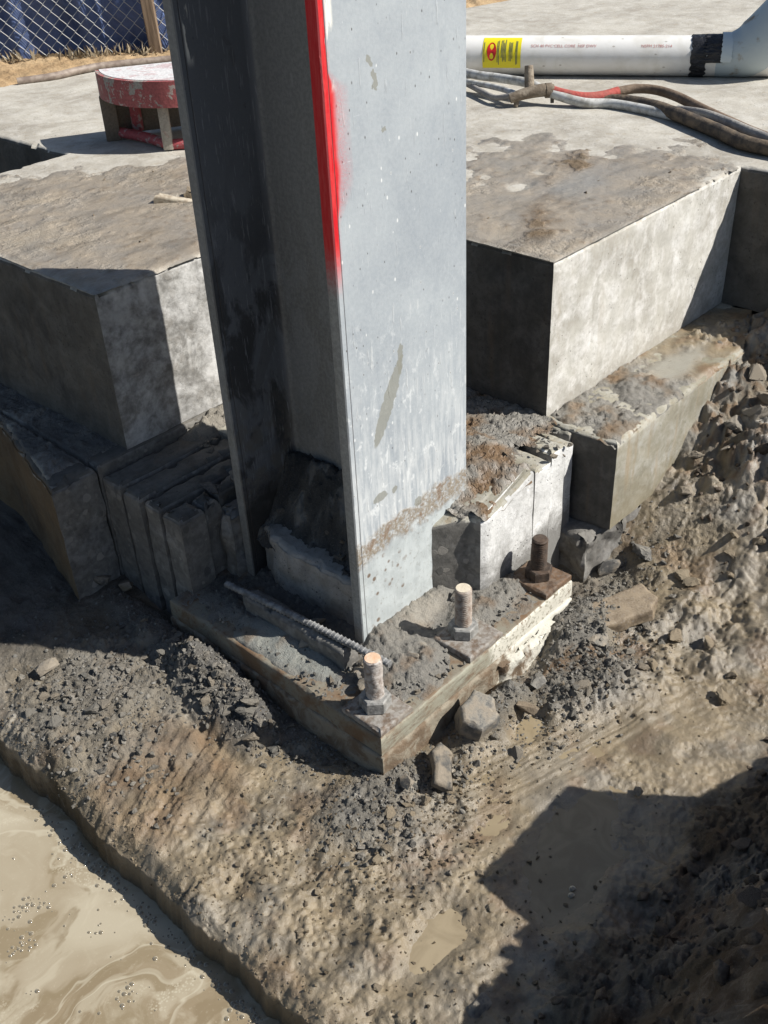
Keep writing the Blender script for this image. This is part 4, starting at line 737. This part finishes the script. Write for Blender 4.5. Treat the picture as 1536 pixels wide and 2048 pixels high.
crumbs('clay_clods', [(330, lambda: (rnd.uniform(-.3, 1.0), rnd.uniform(-.95, -.52))), (240, lambda: (rnd.uniform(1.05, 1.7), rnd.uniform(-.5, .03)))], (.005, .026), (.125, .095, .068), CLODS, CLODM, 'clods of clay on the trench banks at the right', 'soil', True, .35)
pc = [(x, y, .007) for x, y in [(rnd.gauss(.15, .03), rnd.uniform(.05, .62)) for _ in range(260)]+[(rnd.gauss(.2, .05), rnd.gauss(.11, .05)) for _ in range(320)]+[(rnd.uniform(.36, .64), rnd.gauss(.09, .04)) for _ in range(240)]+[(rnd.gauss(.05, .03), rnd.uniform(.02, .64)) for _ in range(120)] if .005 < x < .645 and .006 < y < .66]
scatter('plate_crumbs', ROCKS, pc, [.0018+.0065*rnd.random()**2.2 for _ in pc], CRUMB, 'loose grey crumbs and grit lying on the steel base plate', 'rubble', False, colvar((.19, .18, .16), len(pc), .35))
# fines on the plate and at the column foot
def plate_fn(X, Y):
    b = fbm(X*16, Y*16, 4, 150); b3 = fbm(X*70, Y*70, 3, 151); l = lumps(X, Y, .022, 152, .7); l2 = lumps(X, Y, .011, 153, .75); l3 = lumps(X, Y, .006, 154, .7)
    m = np.clip(blob(X, Y, .20, .12, .10, .10)+blob(X, Y, .45, .10, .16, .06)+blob(X, Y, .12, .47, .09, .20)*.8+ss(Y, .15, .20)*ss(X, .15, .2)*.8, 0, 1)
    sm = blob(X, Y, .055, .33, .05, .16, .4, .1, 155); z = .0005+.015*m+.005*b+.0015*b3+m*(.010*l+.007*l2+.003*l3)*(1-sm)+sm*.008
    z = z+.13*ss(X, .22, .34)*(Y > .24)*(Y < .56)*0; e = np.minimum(np.minimum(X, Y), .652-X); z = z-.012*(1-ss(e, .0, .012))-.0015*(1-m)*(1-sm)
    z = z+.05*ss(Y, .155, .215)*ss(X, .525, .56)*0+.022*ss(Y, .11, .20)*(1-ss(X, .44, .47))*ss(X, .14, .2)*.6
    c = np.zeros(X.shape+(3,))+GREY; c = lerp3(c, DKG, np.clip(ss(X, .05, .1)*ss(Y, .2, .3)*.8, 0, 1)); c = lerp3(c, np.array([.26, .27, .25]), sm); c = lerp3(c, BROWN*.9, np.clip(b*1.6-.3, 0, .6)); c = lerp3(c, PALE*1.1, np.clip(l2*.3+blob(X, Y, .33, .18, .08, .04)*.6, 0, .7)); return z, c, np.clip(.15+b3*.3, 0, .5)
film('plate_fines', .004, .648, .004, .668, .0033, plate_fn, 'grey fines and mud lying on the base plate', lambda X, Y, z: z > -.003)
def chan_fn(X, Y):
    b = fbm(X*20, Y*20, 4, 160); l = lumps(X, Y, .03, 161, .75); l2 = lumps(X, Y, .014, 162, .75); z = .140+.15*ss(X, .21, .33)+.012*b+.015*l+.009*l2-.03*(1-ss(X, .188, .21))
    c = np.zeros(X.shape+(3,))+DKG*.8; c = lerp3(c, GREY*.8, np.clip(b+.2, 0, .7)); return z, c, np.clip(.2+b, 0, .6)
film('channel_fines', .190, .338, .238, .562, .004, chan_fn, 'dark rubble fines heaped between the column flanges')
def dust_fn(X, Y):
    b = fbm(X*9, Y*9, 4, 170); l2 = lumps(X, Y, .02, 171, .5); n = blob(X, Y, .38, .90, .12, .05); z = .2205+.002*b+n*(.03+.012*l2)+.002*l2; c = np.zeros(X.shape+(3,))+np.array([.12, .118, .11]); c = lerp3(c, PALE*.9, np.clip(n*1.2+b*.3, 0, 1)); return z, c, np.clip(.2+b*.3, 0, .5)
film('pedestal_fines', .25, .54, .80, .93, .004, dust_fn, 'grey fines banked against the left slab block', lambda X, Y, z: z > .222)

def left_fn(X, Y):
    b = fbm(X*10, Y*10, 4, 190); b3 = fbm(X*45, Y*45, 3, 191); l = lumps(X, Y, .03, 192, .6); l2 = lumps(X, Y, .013, 193, .7); st_ = ss(X*0+Y, .93, 1.0)
    z = .2515+.004*b+.0015*b3+(.008*l+.005*l2)*np.clip(st_+.2, 0, 1)-.02*(1-ss(X-(-.097+(Y-.918)*.24), .002, .016))-.02*(1-ss(Y-.92, .0, .012)); z = np.where((X > .026) & (X < .035), z-.03, z); z = z-.012*(1-np.clip(st_, 0, 1))
    c = np.zeros(X.shape+(3,))+np.array([.15, .145, .135]); c = lerp3(c, np.array([.22, .205, .18]), np.clip(b*1.5+.2, 0, 1)); return z, c, np.clip(.3+b, 0, .7)
film('left_block_fines', -.10, .124, .92, 2.1, .0045, left_fn, 'dusty dark fines on top of the outermost left block', lambda X, Y, z: (X > -.097+(Y-.918)*.24+.003) & (z > .246))
# ------------------------------------------------------------------ things on the slab
# broken conduit stub in the hole of the left slab
t = NT('conduit_pale'); n = t.noise(t.obj(), 60, 4); COND = t.out(t.mix(t.ss(n, .4, .6), (.42, .37, .29), (.28, .23, .17)), .7, t.bump(n, .001, .6))
cs = slab_chunk('broken_conduit', [(-.055, -.012), (.05, -.016), (.06, .008), (-.045, .014)], 0, .022, COND, 'pale broken piece sticking out of the muddy hole in the left slab', 91, (.1, .22, -.75), (.63, 1.30, .640), .003, .002, 'broken piece')
HOLE = NT('hole_dark').out((.02, .018, .015), .9)
slab_chunk('mud_lump', [(-.05, -.02), (.03, -.03), (.055, .0), (.03, .025), (-.04, .02)], 0, .03, MUD if False else ROCKB, 'torn lump of mud behind the broken piece on the left slab', 92, (.1, .1, -.6), (.705, 1.275, .643), .012, .006, 'mud')
for i in range(18):
    x, y = rnd.choice([(rnd.uniform(.16, .8), rnd.uniform(.96, 1.7)), (rnd.uniform(.9, 1.7), rnd.uniform(.28, 1.3))]); V, F = ROCKS[i % 9]
    o = bpy.data.objects.new('concrete_chunk', chunk_src(ROCKB, i % 9)); COL.objects.link(o); s = rnd.uniform(.003, .008); o.location = (x, y, T+.004+s*.3); o.scale = (s*1.3, s, s*.8); o.rotation_euler = (rnd.uniform(-.5, .5), rnd.uniform(-.5, .5), rnd.uniform(0, 6)); tag(o, 'small brown crumb of earth lying on the top of the slab', 'crumb', 'earth crumbs on the slab')

# half-round form
def m_form(name, redamt, base, top=False):
    t = NT(name); v = t.obj(); n = t.noise(v, 9, 5, .6, .8); n2 = t.noise(v, 34, 5, .65, .4); n3 = t.noise(v, 140, 4, .7)
    c = t.mix(t.ss(n3, .35, .65), base, tuple(k*.72 for k in base)); rd = t.mix(t.ss(n3, .4, .6), (.36, .022, .035), (.26, .018, .026)); m = t.mul(t.ss(t.add(t.mul(n, .6), t.mul(n2, .4)), .56-redamt*.16, .59-redamt*.16), redamt); c = t.mix(m, c, rd); c = t.mix(t.mul(t.ss(n2, .60, .64), .8), c, tuple(min(1, k*1.15) for k in base))
    return t.out(c, .6, t.bump(t.add(n2, t.mul(m, .4), n3), .0015, .6), spec=.3)
FR = m_form('chipped_red', .74, (.36, .34, .30)); FT = m_form('form_top', .30, (.66, .65, .64)); FP = m_form('form_pale', .3, (.36, .33, .28)); FP2 = m_form('form_spattered', .8, (.36, .28, .27))
form = empty('round_form', (1.15, 1.86, T), label='half-round red and white concrete form with struts standing on the slab', cat='formwork')
FRAD = .285; a0, a1 = math.radians(147), math.radians(332)
# rim follows the arc seen from the pit: centre beyond, left end at the form's side wall
def arcp(r, a, z): return (r*math.cos(a), r*math.sin(a), z)
def arc_band(name, r0, r1, z0, z1, mat, aa, ab, n=48):
    bm = bmesh.new(); R4 = []
    for k in range(n+1):
        a = aa+(ab-aa)*k/n; R4.append([bm.verts.new(arcp(r, a, z)) for r, z in ((r0, z0), (r1, z0), (r1, z1), (r0, z1))])
    for k in range(n):
        for q in range(4): bm.faces.new((R4[k][q], R4[k][(q+1) % 4], R4[k+1][(q+1) % 4], R4[k+1][q]))
    bm.faces.new(R4[0]); bm.faces.new(R4[-1][::-1]); return bm_obj(name, bm, mat, form, True, angle=35)
arc_band('rim_band', FRAD-.012, FRAD, .135, .210, FR, a0, a1)
bm = bmesh.new(); top = [bm.verts.new(arcp(FRAD-.013, a0+(a1-a0)*k/48, .2115)) for k in range(49)]; bm.faces.new(top); r_ = bmesh.ops.extrude_face_region(bm, geom=bm.faces[:]); bmesh.ops.translate(bm, vec=(0, 0, -.018), verts=[v for v in r_['geom'] if isinstance(v, bmesh.types.BMVert)]); bmesh.ops.triangulate(bm, faces=[f for f in bm.faces if len(f.verts) > 4]); bm_obj('top_board', bm, FT, form)
def strut(name, x, y, z0, z1, w_, d_, mat, rz=0, lean=0, parent=None):
    bm = bmesh.new(); add_box(bm, -w_/2, w_/2, -d_/2, d_/2, 0, z1-z0, .003, 2); o = bm_obj(name, bm, mat, parent or form, True, angle=40); o.location = (x, y, z0); o.rotation_euler = (lean, 0, rz); return o
WD = m_form('form_wood', .15, (.16, .13, .10))
strut('side_post', -.232, .128, 0, .137, .030, .046, WD, .95)['label'] = 'dark wooden post at the left end'
strut('strut', -.160, .090, .02, .140, .026, .030, FP2, .6); strut('strut', -.205, -.125, .004, .140, .034, .030, FP, .85)['label'] = 'pale strut with red edge'
strut('strut', -.03, -.25, .004, .140, .030, .030, FP, 1.4); strut('strut', .20, -.14, .004, .14, .030, .030, FP, .2); strut('side_post', .235, -.118, 0, .137, .030, .046, WD, .95)
sweep('bottom_bar', [(-.215, .135, .022), (-.20, .0, .020), (-.205, -.125, .017)], .016, FP2, form, 12); sweep('bottom_bar', [(-.205, -.125, .017), (-.12, -.20, .017), (-.03, -.25, .017)], .016, FP2, form, 12)
bm = bmesh.new(); add_box(bm, -.275, .275, -.008, .008, .012, .190); pb_ = bm_obj('back_panel', bm, WD, form); pb_.rotation_euler = (0, 0, math.radians(-28)); pb_.location = (.012, .028, 0)

# water hose behind the form, sand, fence
t = NT('brown_hose'); n = t.noise(t.obj(), 40, 4); BH = t.out(t.mix(t.ss(n, .35, .65), (.17, .13, .105), (.27, .22, .18)), .6)
tag(sweep('garden_hose', [(1.20, 3.05, T+.010), (1.33, 2.99, T+.013), (1.44, 2.985, T+.016), (1.56, 2.965, T+.016), (1.75, 2.86, T+.014), (2.0, 2.7, T+.014)], .015, BH), 'brown hose along the slab edge behind the round form', 'hose')
def line_d(X, Y):
    # signed distance beyond the far slab edge
    P_ = [(.2, 3.17), (.70, 3.12), (1.2, 3.075), (1.6, 3.07), (1.88, 2.885), (3.44, 2.575), (7.5, 1.9)]; xs = [p[0] for p in P_]; ys = [p[1] for p in P_]; return Y-np.interp(X, xs, ys)
def m_sand():
    t = NT('sand'); v = t.obj(); n = t.noise(v, 6, 5, .6); n2 = t.noise(v, 50, 5, .7); c = t.mix(t.ss(n, .35, .65), (.33, .225, .125), (.44, .32, .19)); c = t.mix(t.ss(n2, .55, .35, 0, .5), c, (.25, .17, .1)); return t.out(c, .95, t.bump(t.add(n2, n), .012, .8), spec=.1)
SAND = m_sand()
def sand_fn(X, Y):
    d = line_d(X, Y); b = fbm(X*5, Y*5, 4, 180); b2 = fbm(X*22, Y*22, 4, 181); return .615+.03*ss(d, 0, .12)+.012*b+.012*b2+.012*lumps(X, Y, .05, 182, .5), None, None
xs = np.concatenate([np.arange(.3, 4.2, .014), np.geomspace(4.2, 26, 40)]); ys = np.concatenate([np.arange(1.8, 5.4, .014), np.geomspace(5.4, 26, 40)])
o = link('sandy_ground', grid_mesh('sandy_ground', xs, ys, sand_fn, SAND, lambda X, Y, z: (line_d(X, Y) > -.02))); tag(o, 'bright orange sand strip between the slab and the fence', kind='structure')
# kerb strip of older concrete at the slab edge
FA = Vector((.55, 4.44, .63)); FB = Vector((2.13, 2.885, .63)); FD = (FB-FA); FL = FD.length; FD.normalize(); FN = Vector((-FD.y, FD.x, 0))   # FN points away from the pit?
if FN.dot(Vector((1, 1, 0))) < 0: FN = -FN
fence = empty('chain_link_fence', FA, label='galvanised chain link fence in front of a blue tarp', cat='fence')
GALV = NT('galvanised_wire').out((.50, .51, .50), .45, metal=.55)
pz = .0285; ph = .050; H_ = 1.15
def strand(sign):
    bm = bmesh.new(); n = int(H_/pz); pts = [Vector(((pz*.5 if k % 2 else -pz*.5)*1.0, (.0025 if k % 2 else -.0025), k*pz)) for k in range(n+1)]; rr = .0021; rings = []
    for i, p in enumerate(pts):
        rings.append([bm.verts.new(p+Vector((rr*math.cos(a), rr*math.sin(a), 0))) for a in (0, 1.57, 3.14, 4.71)])
    for i in range(len(rings)-1):
        for k in range(4): bm.faces.new((rings[i][k], rings[i][(k+1) % 4], rings[i+1][(k+1) % 4], rings[i+1][k]))
    me = bpy.data.meshes.new('wire'); bm.to_mesh(me); bm.free(); me.materials.append(GALV); return me
sm_ = strand(1); ang = math.atan2(FD.y, FD.x); sp_ = pz
PIT = .058
def strand2():
    bm = bmesh.new(); n = int(H_/(PIT*.5)); rr = .0022; rings = []
    for k in range(n+1):
        p = Vector((PIT*.5*(1 if k % 2 else -1)*.5*1.06, .003*(1 if k % 2 else -1), k*PIT*.5)); rings.append([bm.verts.new(p+Vector((rr*math.cos(a), rr*math.sin(a), 0))) for a in (.3, 1.87, 3.44, 5.01)])
    for i in range(len(rings)-1):
        for k in range(4): bm.faces.new((rings[i][k], rings[i][(k+1) % 4], rings[i+1][(k+1) % 4], rings[i+1][k]))
    me = bpy.data.meshes.new('wire'); bm.to_mesh(me); bm.free(); me.materials.append(GALV); return me
m2 = strand2(); k = 0; s = 0.0
while s < FL:
    o = bpy.data.objects.new('wire', m2); COL.objects.link(o); o.parent = fence; o.location = (FD.x*s, FD.y*s, .02+.004*math.sin(s*9)); o.rotation_euler = (0, 0, ang+(0 if k % 2 == 0 else math.pi)); s += PIT*.5; k += 1
def m_tarp():
    t = NT('blue_tarp'); v = t.obj(); n = t.noise(v, 6, 5, .6, 1.0); n2 = t.noise(v, 40, 4, .6); c = t.mix(t.ss(n, .35, .65), (.055, .085, .19), (.10, .145, .29)); c = t.mix(t.ss(n2, .6, .72, 0, .3), c, (.2, .24, .34)); return t.out(c, .5, t.bump(t.add(n, n2), .01, .5), spec=.4)
bm = bmesh.new(); nx, nz = 220, 46; vs = []
def tarp_off(s_, z): return .06+.030*math.sin(s_*19+1.8*math.sin(z*4+s_*3))+.020*math.sin(s_*41+z*7)+.015*math.sin(z*16+s_*8)
for i in range(nx+1):
    s_ = FL*i/nx; vs.append([bm.verts.new((FD.x*s_+FN.x*(tarp_off(s_, z)), FD.y*s_+FN.y*(tarp_off(s_, z)), z+.012*math.sin(s_*13)*(z < .1))) for z in [1.15*k/nz for k in range(nz+1)]])
for i in range(nx):
    for k in range(nz): bm.faces.new((vs[i][k], vs[i+1][k], vs[i+1][k+1], vs[i][k+1]))
o = bm_obj('tarp', bm, m_tarp(), None, True); o.location = FA; sol = o.modifiers.new('thickness', 'SOLIDIFY'); sol.thickness = .001; tag(o, 'crumpled dark blue tarp hung behind the chain link fence', 'tarp')
t = NT('weathered_wood'); v = t.obj((60, 60, 4)); n = t.noise(v, 1.5, 5, .6); POSTM = t.out(t.mix(t.ss(n, .35, .65), (.13, .09, .06), (.25, .18, .12)), .85, t.bump(n, .002, .7))
bm = bmesh.new(); add_box(bm, -.026, .026, -.022, .022, 0, 1.6, .003, 1); o = bm_obj('wooden_post', bm, POSTM); o.location = (1.915, 3.09, .60); o.rotation_euler = (0.02, -.03, ang); tag(o, 'weathered brown wooden post standing in the chain link fence', 'post')
# dry tufts at the fence foot
def tufts():
    bm = bmesh.new()
    for _ in range(260):
        s_ = rnd.choice([rnd.gauss(1.28, .10), rnd.gauss(1.62, .05), rnd.uniform(.9, FL), rnd.gauss(1.80, .08)]); p = FA+FD*s_-FN*rnd.uniform(.0, .07); p.z = .63; h = rnd.uniform(.02, .075); l = Vector((rnd.gauss(0, .02), rnd.gauss(0, .02), h)); w_ = Vector((FD.x, FD.y, 0))*.0012
        a = bm.verts.new(p-w_); b = bm.verts.new(p+w_); m1 = bm.verts.new(p+l*.6+w_*.6); c = bm.verts.new(p+l+Vector((rnd.gauss(0, .01), rnd.gauss(0, .01), -.004))); bm.faces.new((a, b, m1)); bm.faces.new((a, m1, c))
    o = bm_obj('dry_grass', bm, NT('straw').out((.26, .21, .14), .9)); tag(o, 'dry straw grass tufts at the foot of the fence', 'grass', kind='stuff')
tufts()

# white drain pipe with sticker, printing, tape and fitting
def m_pvc():
    t = NT('pvc_white'); v = t.obj(); n = t.noise(v, 12, 5, .6, .5); n2 = t.noise(v, 70, 4, .7); vo = t.voro(t.obj((.6, 1, 1)), 55); vc = t.xyz(t.voro(t.obj((.6, 1, 1)), 55, 'F1', 'Color')); c = t.mix(t.ss(n, .4, .7), (.72, .71, .68), (.62, .60, .55)); c = t.mix(t.mul(t.ss(vo, .2, .1), t.ss(vc[0], .80, .86), .7), c, (.30, .27, .23)); return t.out(c, .38, t.bump(n2, .0006, .4), spec=.45)
PVC = m_pvc(); PR = .067; PA = Vector((2.254, 1.617, T+PR)); PB = Vector((2.744, .716, T+PR)); pd = (PB-PA).normalized(); pz_ = math.atan2(pd.y, pd.x)
pipe = empty('drain_pipe', (PA.x, PA.y, T), pz_, 'long white plastic drain pipe with yellow sticker and black tape, lying on the slab', 'pipe')
def tube_x(name, x0, x1, r, mat, parent, a0=0, a1=2*math.pi, thick=.004, seg=48, jag=0.0, nl=8):
    bm = bmesh.new(); full = abs(a1-a0-2*math.pi) < 1e-3; n = seg; rows = []
    for k in range(nl+1):
        fx = k/nl; ro = []; ri = []
        for q in range(n+(0 if full else 1)):
            a = a0+(a1-a0)*q/n; j = jag*(rnd.random()-.5) if k in (0, nl) else 0; jr = jag*.12*(rnd.random()-.3); x = x0+(x1-x0)*fx+j
            ro.append(bm.verts.new((x, (r+jr)*math.cos(a), PR+(r+jr)*math.sin(a)))); ri.append(bm.verts.new((x, (r-thick)*math.cos(a), PR+(r-thick)*math.sin(a))))
        rows.append((ro, ri))
    m_ = len(rows[0][0]); rg = range(m_) if full else range(m_-1)
    for k in range(nl):
        for q in rg:
            q2 = (q+1) % m_; bm.faces.new((rows[k][0][q], rows[k][0][q2], rows[k+1][0][q2], rows[k+1][0][q])); bm.faces.new((rows[k][1][q2], rows[k][1][q], rows[k+1][1][q], rows[k+1][1][q2]))
    for k in (0, nl):
        for q in rg: q2 = (q+1) % m_; bm.faces.new((rows[k][0][q2], rows[k][0][q], rows[k][1][q], rows[k][1][q2]))
    if not full:
        for k in range(nl):
            for q in (0, m_-1): bm.faces.new((rows[k][0][q], rows[k+1][0][q], rows[k+1][1][q], rows[k][1][q]))
    return bm_obj(name, bm, mat, parent, True, angle=40)
tube_x('pipe_body', -.62, 1.10, PR, PVC, pipe, seg=64, nl=20)
# side facing the camera is local angle near 180..200 degrees seen from the pit: local -Y
YEL = NT('sticker_yellow').out((.72, .62, .02), .4); REDS = NT('sticker_red').out((.50, .02, .02), .4); INK = NT('sticker_ink').out((.16, .17, .08), .5); RINK = NT('pipe_print').out((.50, .22, .20), .6)
CAMA = -math.pi/2-.0
sa0, sa1 = math.radians(186), math.radians(262)
sa0, sa1 = math.radians(118+60-6), math.radians(118+60+72-6)
def on_pipe(x, a, r): return Vector((x, r*math.cos(a), PR+r*math.sin(a)))
def patch(name, x0, x1, a0, a1, r, mat, parent, n=10):
    bm = bmesh.new(); t0 = [[bm.verts.new(on_pipe(x, a0+(a1-a0)*k/n, r)) for k in range(n+1)] for x in (x0, x1)]
    for k in range(n): bm.faces.new((t0[0][k], t0[0][k+1], t0[1][k+1], t0[1][k]))
    return bm_obj(name, bm, mat, parent, True)
D = math.radians
# local +Y of the pipe frame points (-pd.y, pd.x): away from or towards the pit is settled here
sgn = 1 if Vector((-pd.y, pd.x, 0)).dot(Vector((-1, -1, 0))) > 0 else -1
def A_(deg):   # degrees up from horizontal on the pit side
    return D(deg) if sgn > 0 else D(180-deg)
stk = patch('sticker', .075, .215, A_(70), A_(-28), PR+.0012, YEL, pipe, 16); stk['label'] = 'yellow sticker with a red oval'
bm = bmesh.new(); cv = bm.verts.new(on_pipe(.108, A_(22), PR+.0022)); ring = [bm.verts.new(on_pipe(.108+.017*math.cos(q), A_(22+27*math.sin(q)), PR+.0022)) for q in [2*math.pi*k/28 for k in range(28)]]
for k in range(28): bm.faces.new((cv, ring[k], ring[(k+1) % 28]))
bm_obj('oval_mark', bm, REDS, stk)
for k in range(12):
    xx = (.079, .128, .133, .143, .148, .153, .158, .172, .177, .182, .196, .200)[k]; a = rnd.uniform(48, 60); b = rnd.uniform(-22, 4)
    patch('print_line', xx, xx+.0028, A_(a), A_(b), PR+.0020, INK, stk, 8)
def bend_text(txt, size, x, adeg, mat, parent, r=PR+.0010, name='printing'):
    cu = bpy.data.curves.new('printing', 'FONT'); cu.body = txt; cu.size = size; cu.resolution_u = 2; tmp = bpy.data.objects.new('tmp', cu); COL.objects.link(tmp); bpy.context.view_layer.update()
    me = bpy.data.meshes.new_from_object(tmp); bpy.data.objects.remove(tmp)
    for v in me.vertices:
        a = A_(adeg+math.degrees(v.co.y/r)); v.co = on_pipe(x+v.co.x, a, r)
    me.materials.clear(); me.materials.append(mat); return link(name, me, parent)
bend_text('SCH 40 PVC CELL CORE  NSF DWV', .015, .25, 34, RINK, pipe); bend_text('NSFM 21785-214', .015, .64, 34, RINK, pipe); bend_text('PIPE 6 IN', .015, -.07, 34, RINK, pipe); bend_text('40 PVC C', .015, .96, 34, RINK, pipe)
TAPE = NT('black_tape'); n = TAPE.noise(TAPE.obj((3, 12, 12)), 4, 4, .6, 1.0); TAPE = TAPE.out((.012, .012, .014), .38, TAPE.bump(n, .02, .8), spec=.5)
tube_x('tape_band', .815, .865, PR+.003, TAPE, pipe, thick=.003, jag=.012); tube_x('tape_band', .862, .925, PR+.004, TAPE, pipe, *sorted((A_(95), A_(-8))), thick=.004, jag=.016)
PLW = NT('pale_plastic').out((.47, .53, .54), .35, spec=.5)
tube_x('plastic_collar', .915, .950, PR+.010, PLW, pipe, *sorted((A_(100), A_(-5))), thick=.009, jag=.004)
fit = empty('pipe_fitting', (PA.x, PA.y, T), pz_, 'pale blue-grey plastic pipe fitting over the right end of the white pipe', 'pipe fitting')
t = NT('grey_fitting'); n = t.noise(t.obj(), 14, 5, .6); n2 = t.noise(t.obj(), 50, 4); FITM = t.out(t.mix(t.ss(n, .55, .68), (.40, .46, .48), (.24, .19, .12)), .4, t.bump(n2, .002, .5))
sweep('fitting_elbow', [(.90, 0, PR), (.955, 0, PR+.004), (1.03, 0, PR+.030), (1.12, 0, PR+.115), (1.32, 0, PR+.34)], [.0675, .073, .094, .100, .100], FITM, fit, 28)

# hoses and manifold
HW = NT('white_hose'); n = HW.noise(HW.obj(), 40, 5); HW = HW.out(HW.mix(HW.ss(n, .4, .65), (.52, .52, .50), (.30, .29, .26)), .5, spec=.3)
def m_hose(name, a, b): t = NT(name); n = t.noise(t.obj(), 25, 5, .65); n2 = t.noise(t.obj(), 120, 4); return t.out(t.mix(t.ss(n, .38, .62), a, b), .75, t.bump(t.add(n, n2), .003, .8), spec=.25)
HR = m_hose('red_hose', (.42, .085, .07), (.33, .10, .08)); HB = m_hose('muddy_hose', (.12, .085, .06), (.19, .14, .10)); HD = m_hose('dark_muddy_hose', (.06, .05, .042), (.15, .115, .08)); HG_ = m_hose('grey_hose', (.22, .21, .20), (.33, .31, .28))
tag(sweep('white_hose', [(2.30, 2.6, T+.03), (2.17, 1.9, T+.05), (2.06, 1.45, T+.055), (2.055, 1.31, T+.055), (2.045, 1.18, T+.055), (2.03, 1.08, T+.04), (2.05, .96, T+.018), (2.10, .86, T+.014), (2.06, .60, T+.014), (1.99, .42, T+.014)], .0155, HW), 'white hose running from behind the column past the hose fitting', 'hose')
tag(sweep('thin_white_hose', [(2.26, 2.5, T+.02), (2.12, 1.8, T+.03), (2.03, 1.44, T+.035), (2.02, 1.33, T+.035), (2.00, 1.24, T+.035), (1.965, 1.165, T+.035)], .010, HW), 'thin white hose below the larger one, ending at the fitting', 'hose')
tag(sweep('slack_hose', [(2.12, 1.60, T+.025), (2.03, 1.42, T+.025), (1.985, 1.33, T+.022), (1.94, 1.24, T+.022), (1.935, 1.19, T+.03), (1.95, 1.155, T+.04)], .0095, HG_), 'slack grey hose sagging under the white hoses', 'hose')
man = empty('hose_fitting', (1.965, 1.12, T+.04), 0, 'muddy metal hose coupling with a stubby upright branch', 'hose coupling')
MM = m_hose('muddy_brass', (.26, .22, .17), (.14, .11, .08))
sweep('coupling_body', [(-.035, .045, -.012), (.0, .015, .0), (.045, -.025, .008), (.075, -.05, .006)], [.015, .018, .021, .019], MM, man, 14); sweep('branch', [(.02, .005, .0), (.035, .02, .045), (.042, .028, .080)], [.017, .016, .014], MM, man, 14); sweep('lug', [(-.01, .03, .0), (-.022, .03, -.038)], [.010, .008], MM, man, 10); sweep('clamp', [(.055, -.033, .006), (.070, -.046, .006)], [.024, .024], MM, man, 16); sweep('lug', [(.072, -.05, -.01), (.070, -.052, -.034)], [.007, .006], MM, man, 8)
tag(sweep('red_hose', [(2.035, 1.075, T+.045), (2.05, 1.02, T+.035), (2.075, .97, T+.028), (2.12, .93, T+.028), (2.17, .90, T+.036)], .0165, HR), 'red hose clamped to the muddy coupling', 'hose')
tag(sweep('brown_hose', [(2.168, .901, T+.036), (2.215, .865, T+.040), (2.235, .80, T+.040), (2.215, .71, T+.034), (2.15, .59, T+.026), (2.07, .455, T+.022), (1.98, .30, T+.02), (1.90, .10, T+.02), (1.86, -.3, T+.02)], .0155, HB), 'brown mud-coated hose curving off the red one towards the right edge', 'hose')
tag(sweep('thick_dark_hose', [(2.10, .96, T+.014), (2.135, .88, T+.018), (2.125, .77, T+.020), (2.07, .64, T+.022), (2.00, .51, T+.022), (1.945, .41, T+.022), (1.88, .30, T+.022), (1.80, .16, T+.022), (1.72, -.02, T+.022+.0)][:7]+[(1.86, .14, T+.022), (1.84, -.3, T+.022)], [.012, .019, .021, .021, .021, .021, .021, .020, .020], HD, wob=.05), 'thick dark mud-covered hose nearest the slab edge', 'hose')
tag(sweep('grey_hose', [(2.14, .66, T+.014), (2.08, .54, T+.03), (2.01, .42, T+.034), (1.945, .31, T+.034), (1.90, .20, T+.034), (1.88, -.1, T+.03), (1.88, -.5, T+.02)], .014, HG_), 'grey hose lying over the thick dark hose at the right', 'hose')

# made-up block out of view on the bank, added to cast the angular mud shadow
ob = worn_prism('unseen_shadow_block', [(.0, .0), (.30, .0), (.34, -.07), (.34, -.36), (.0, -.34)][::-1], 0, .34, AGG_L, None, worn=.006, seed=95); ob.location = (.289, -.817, .13); tag(ob, 'made-up concrete block out of view on the bank, added to cast the shadow on the mud', 'concrete block')
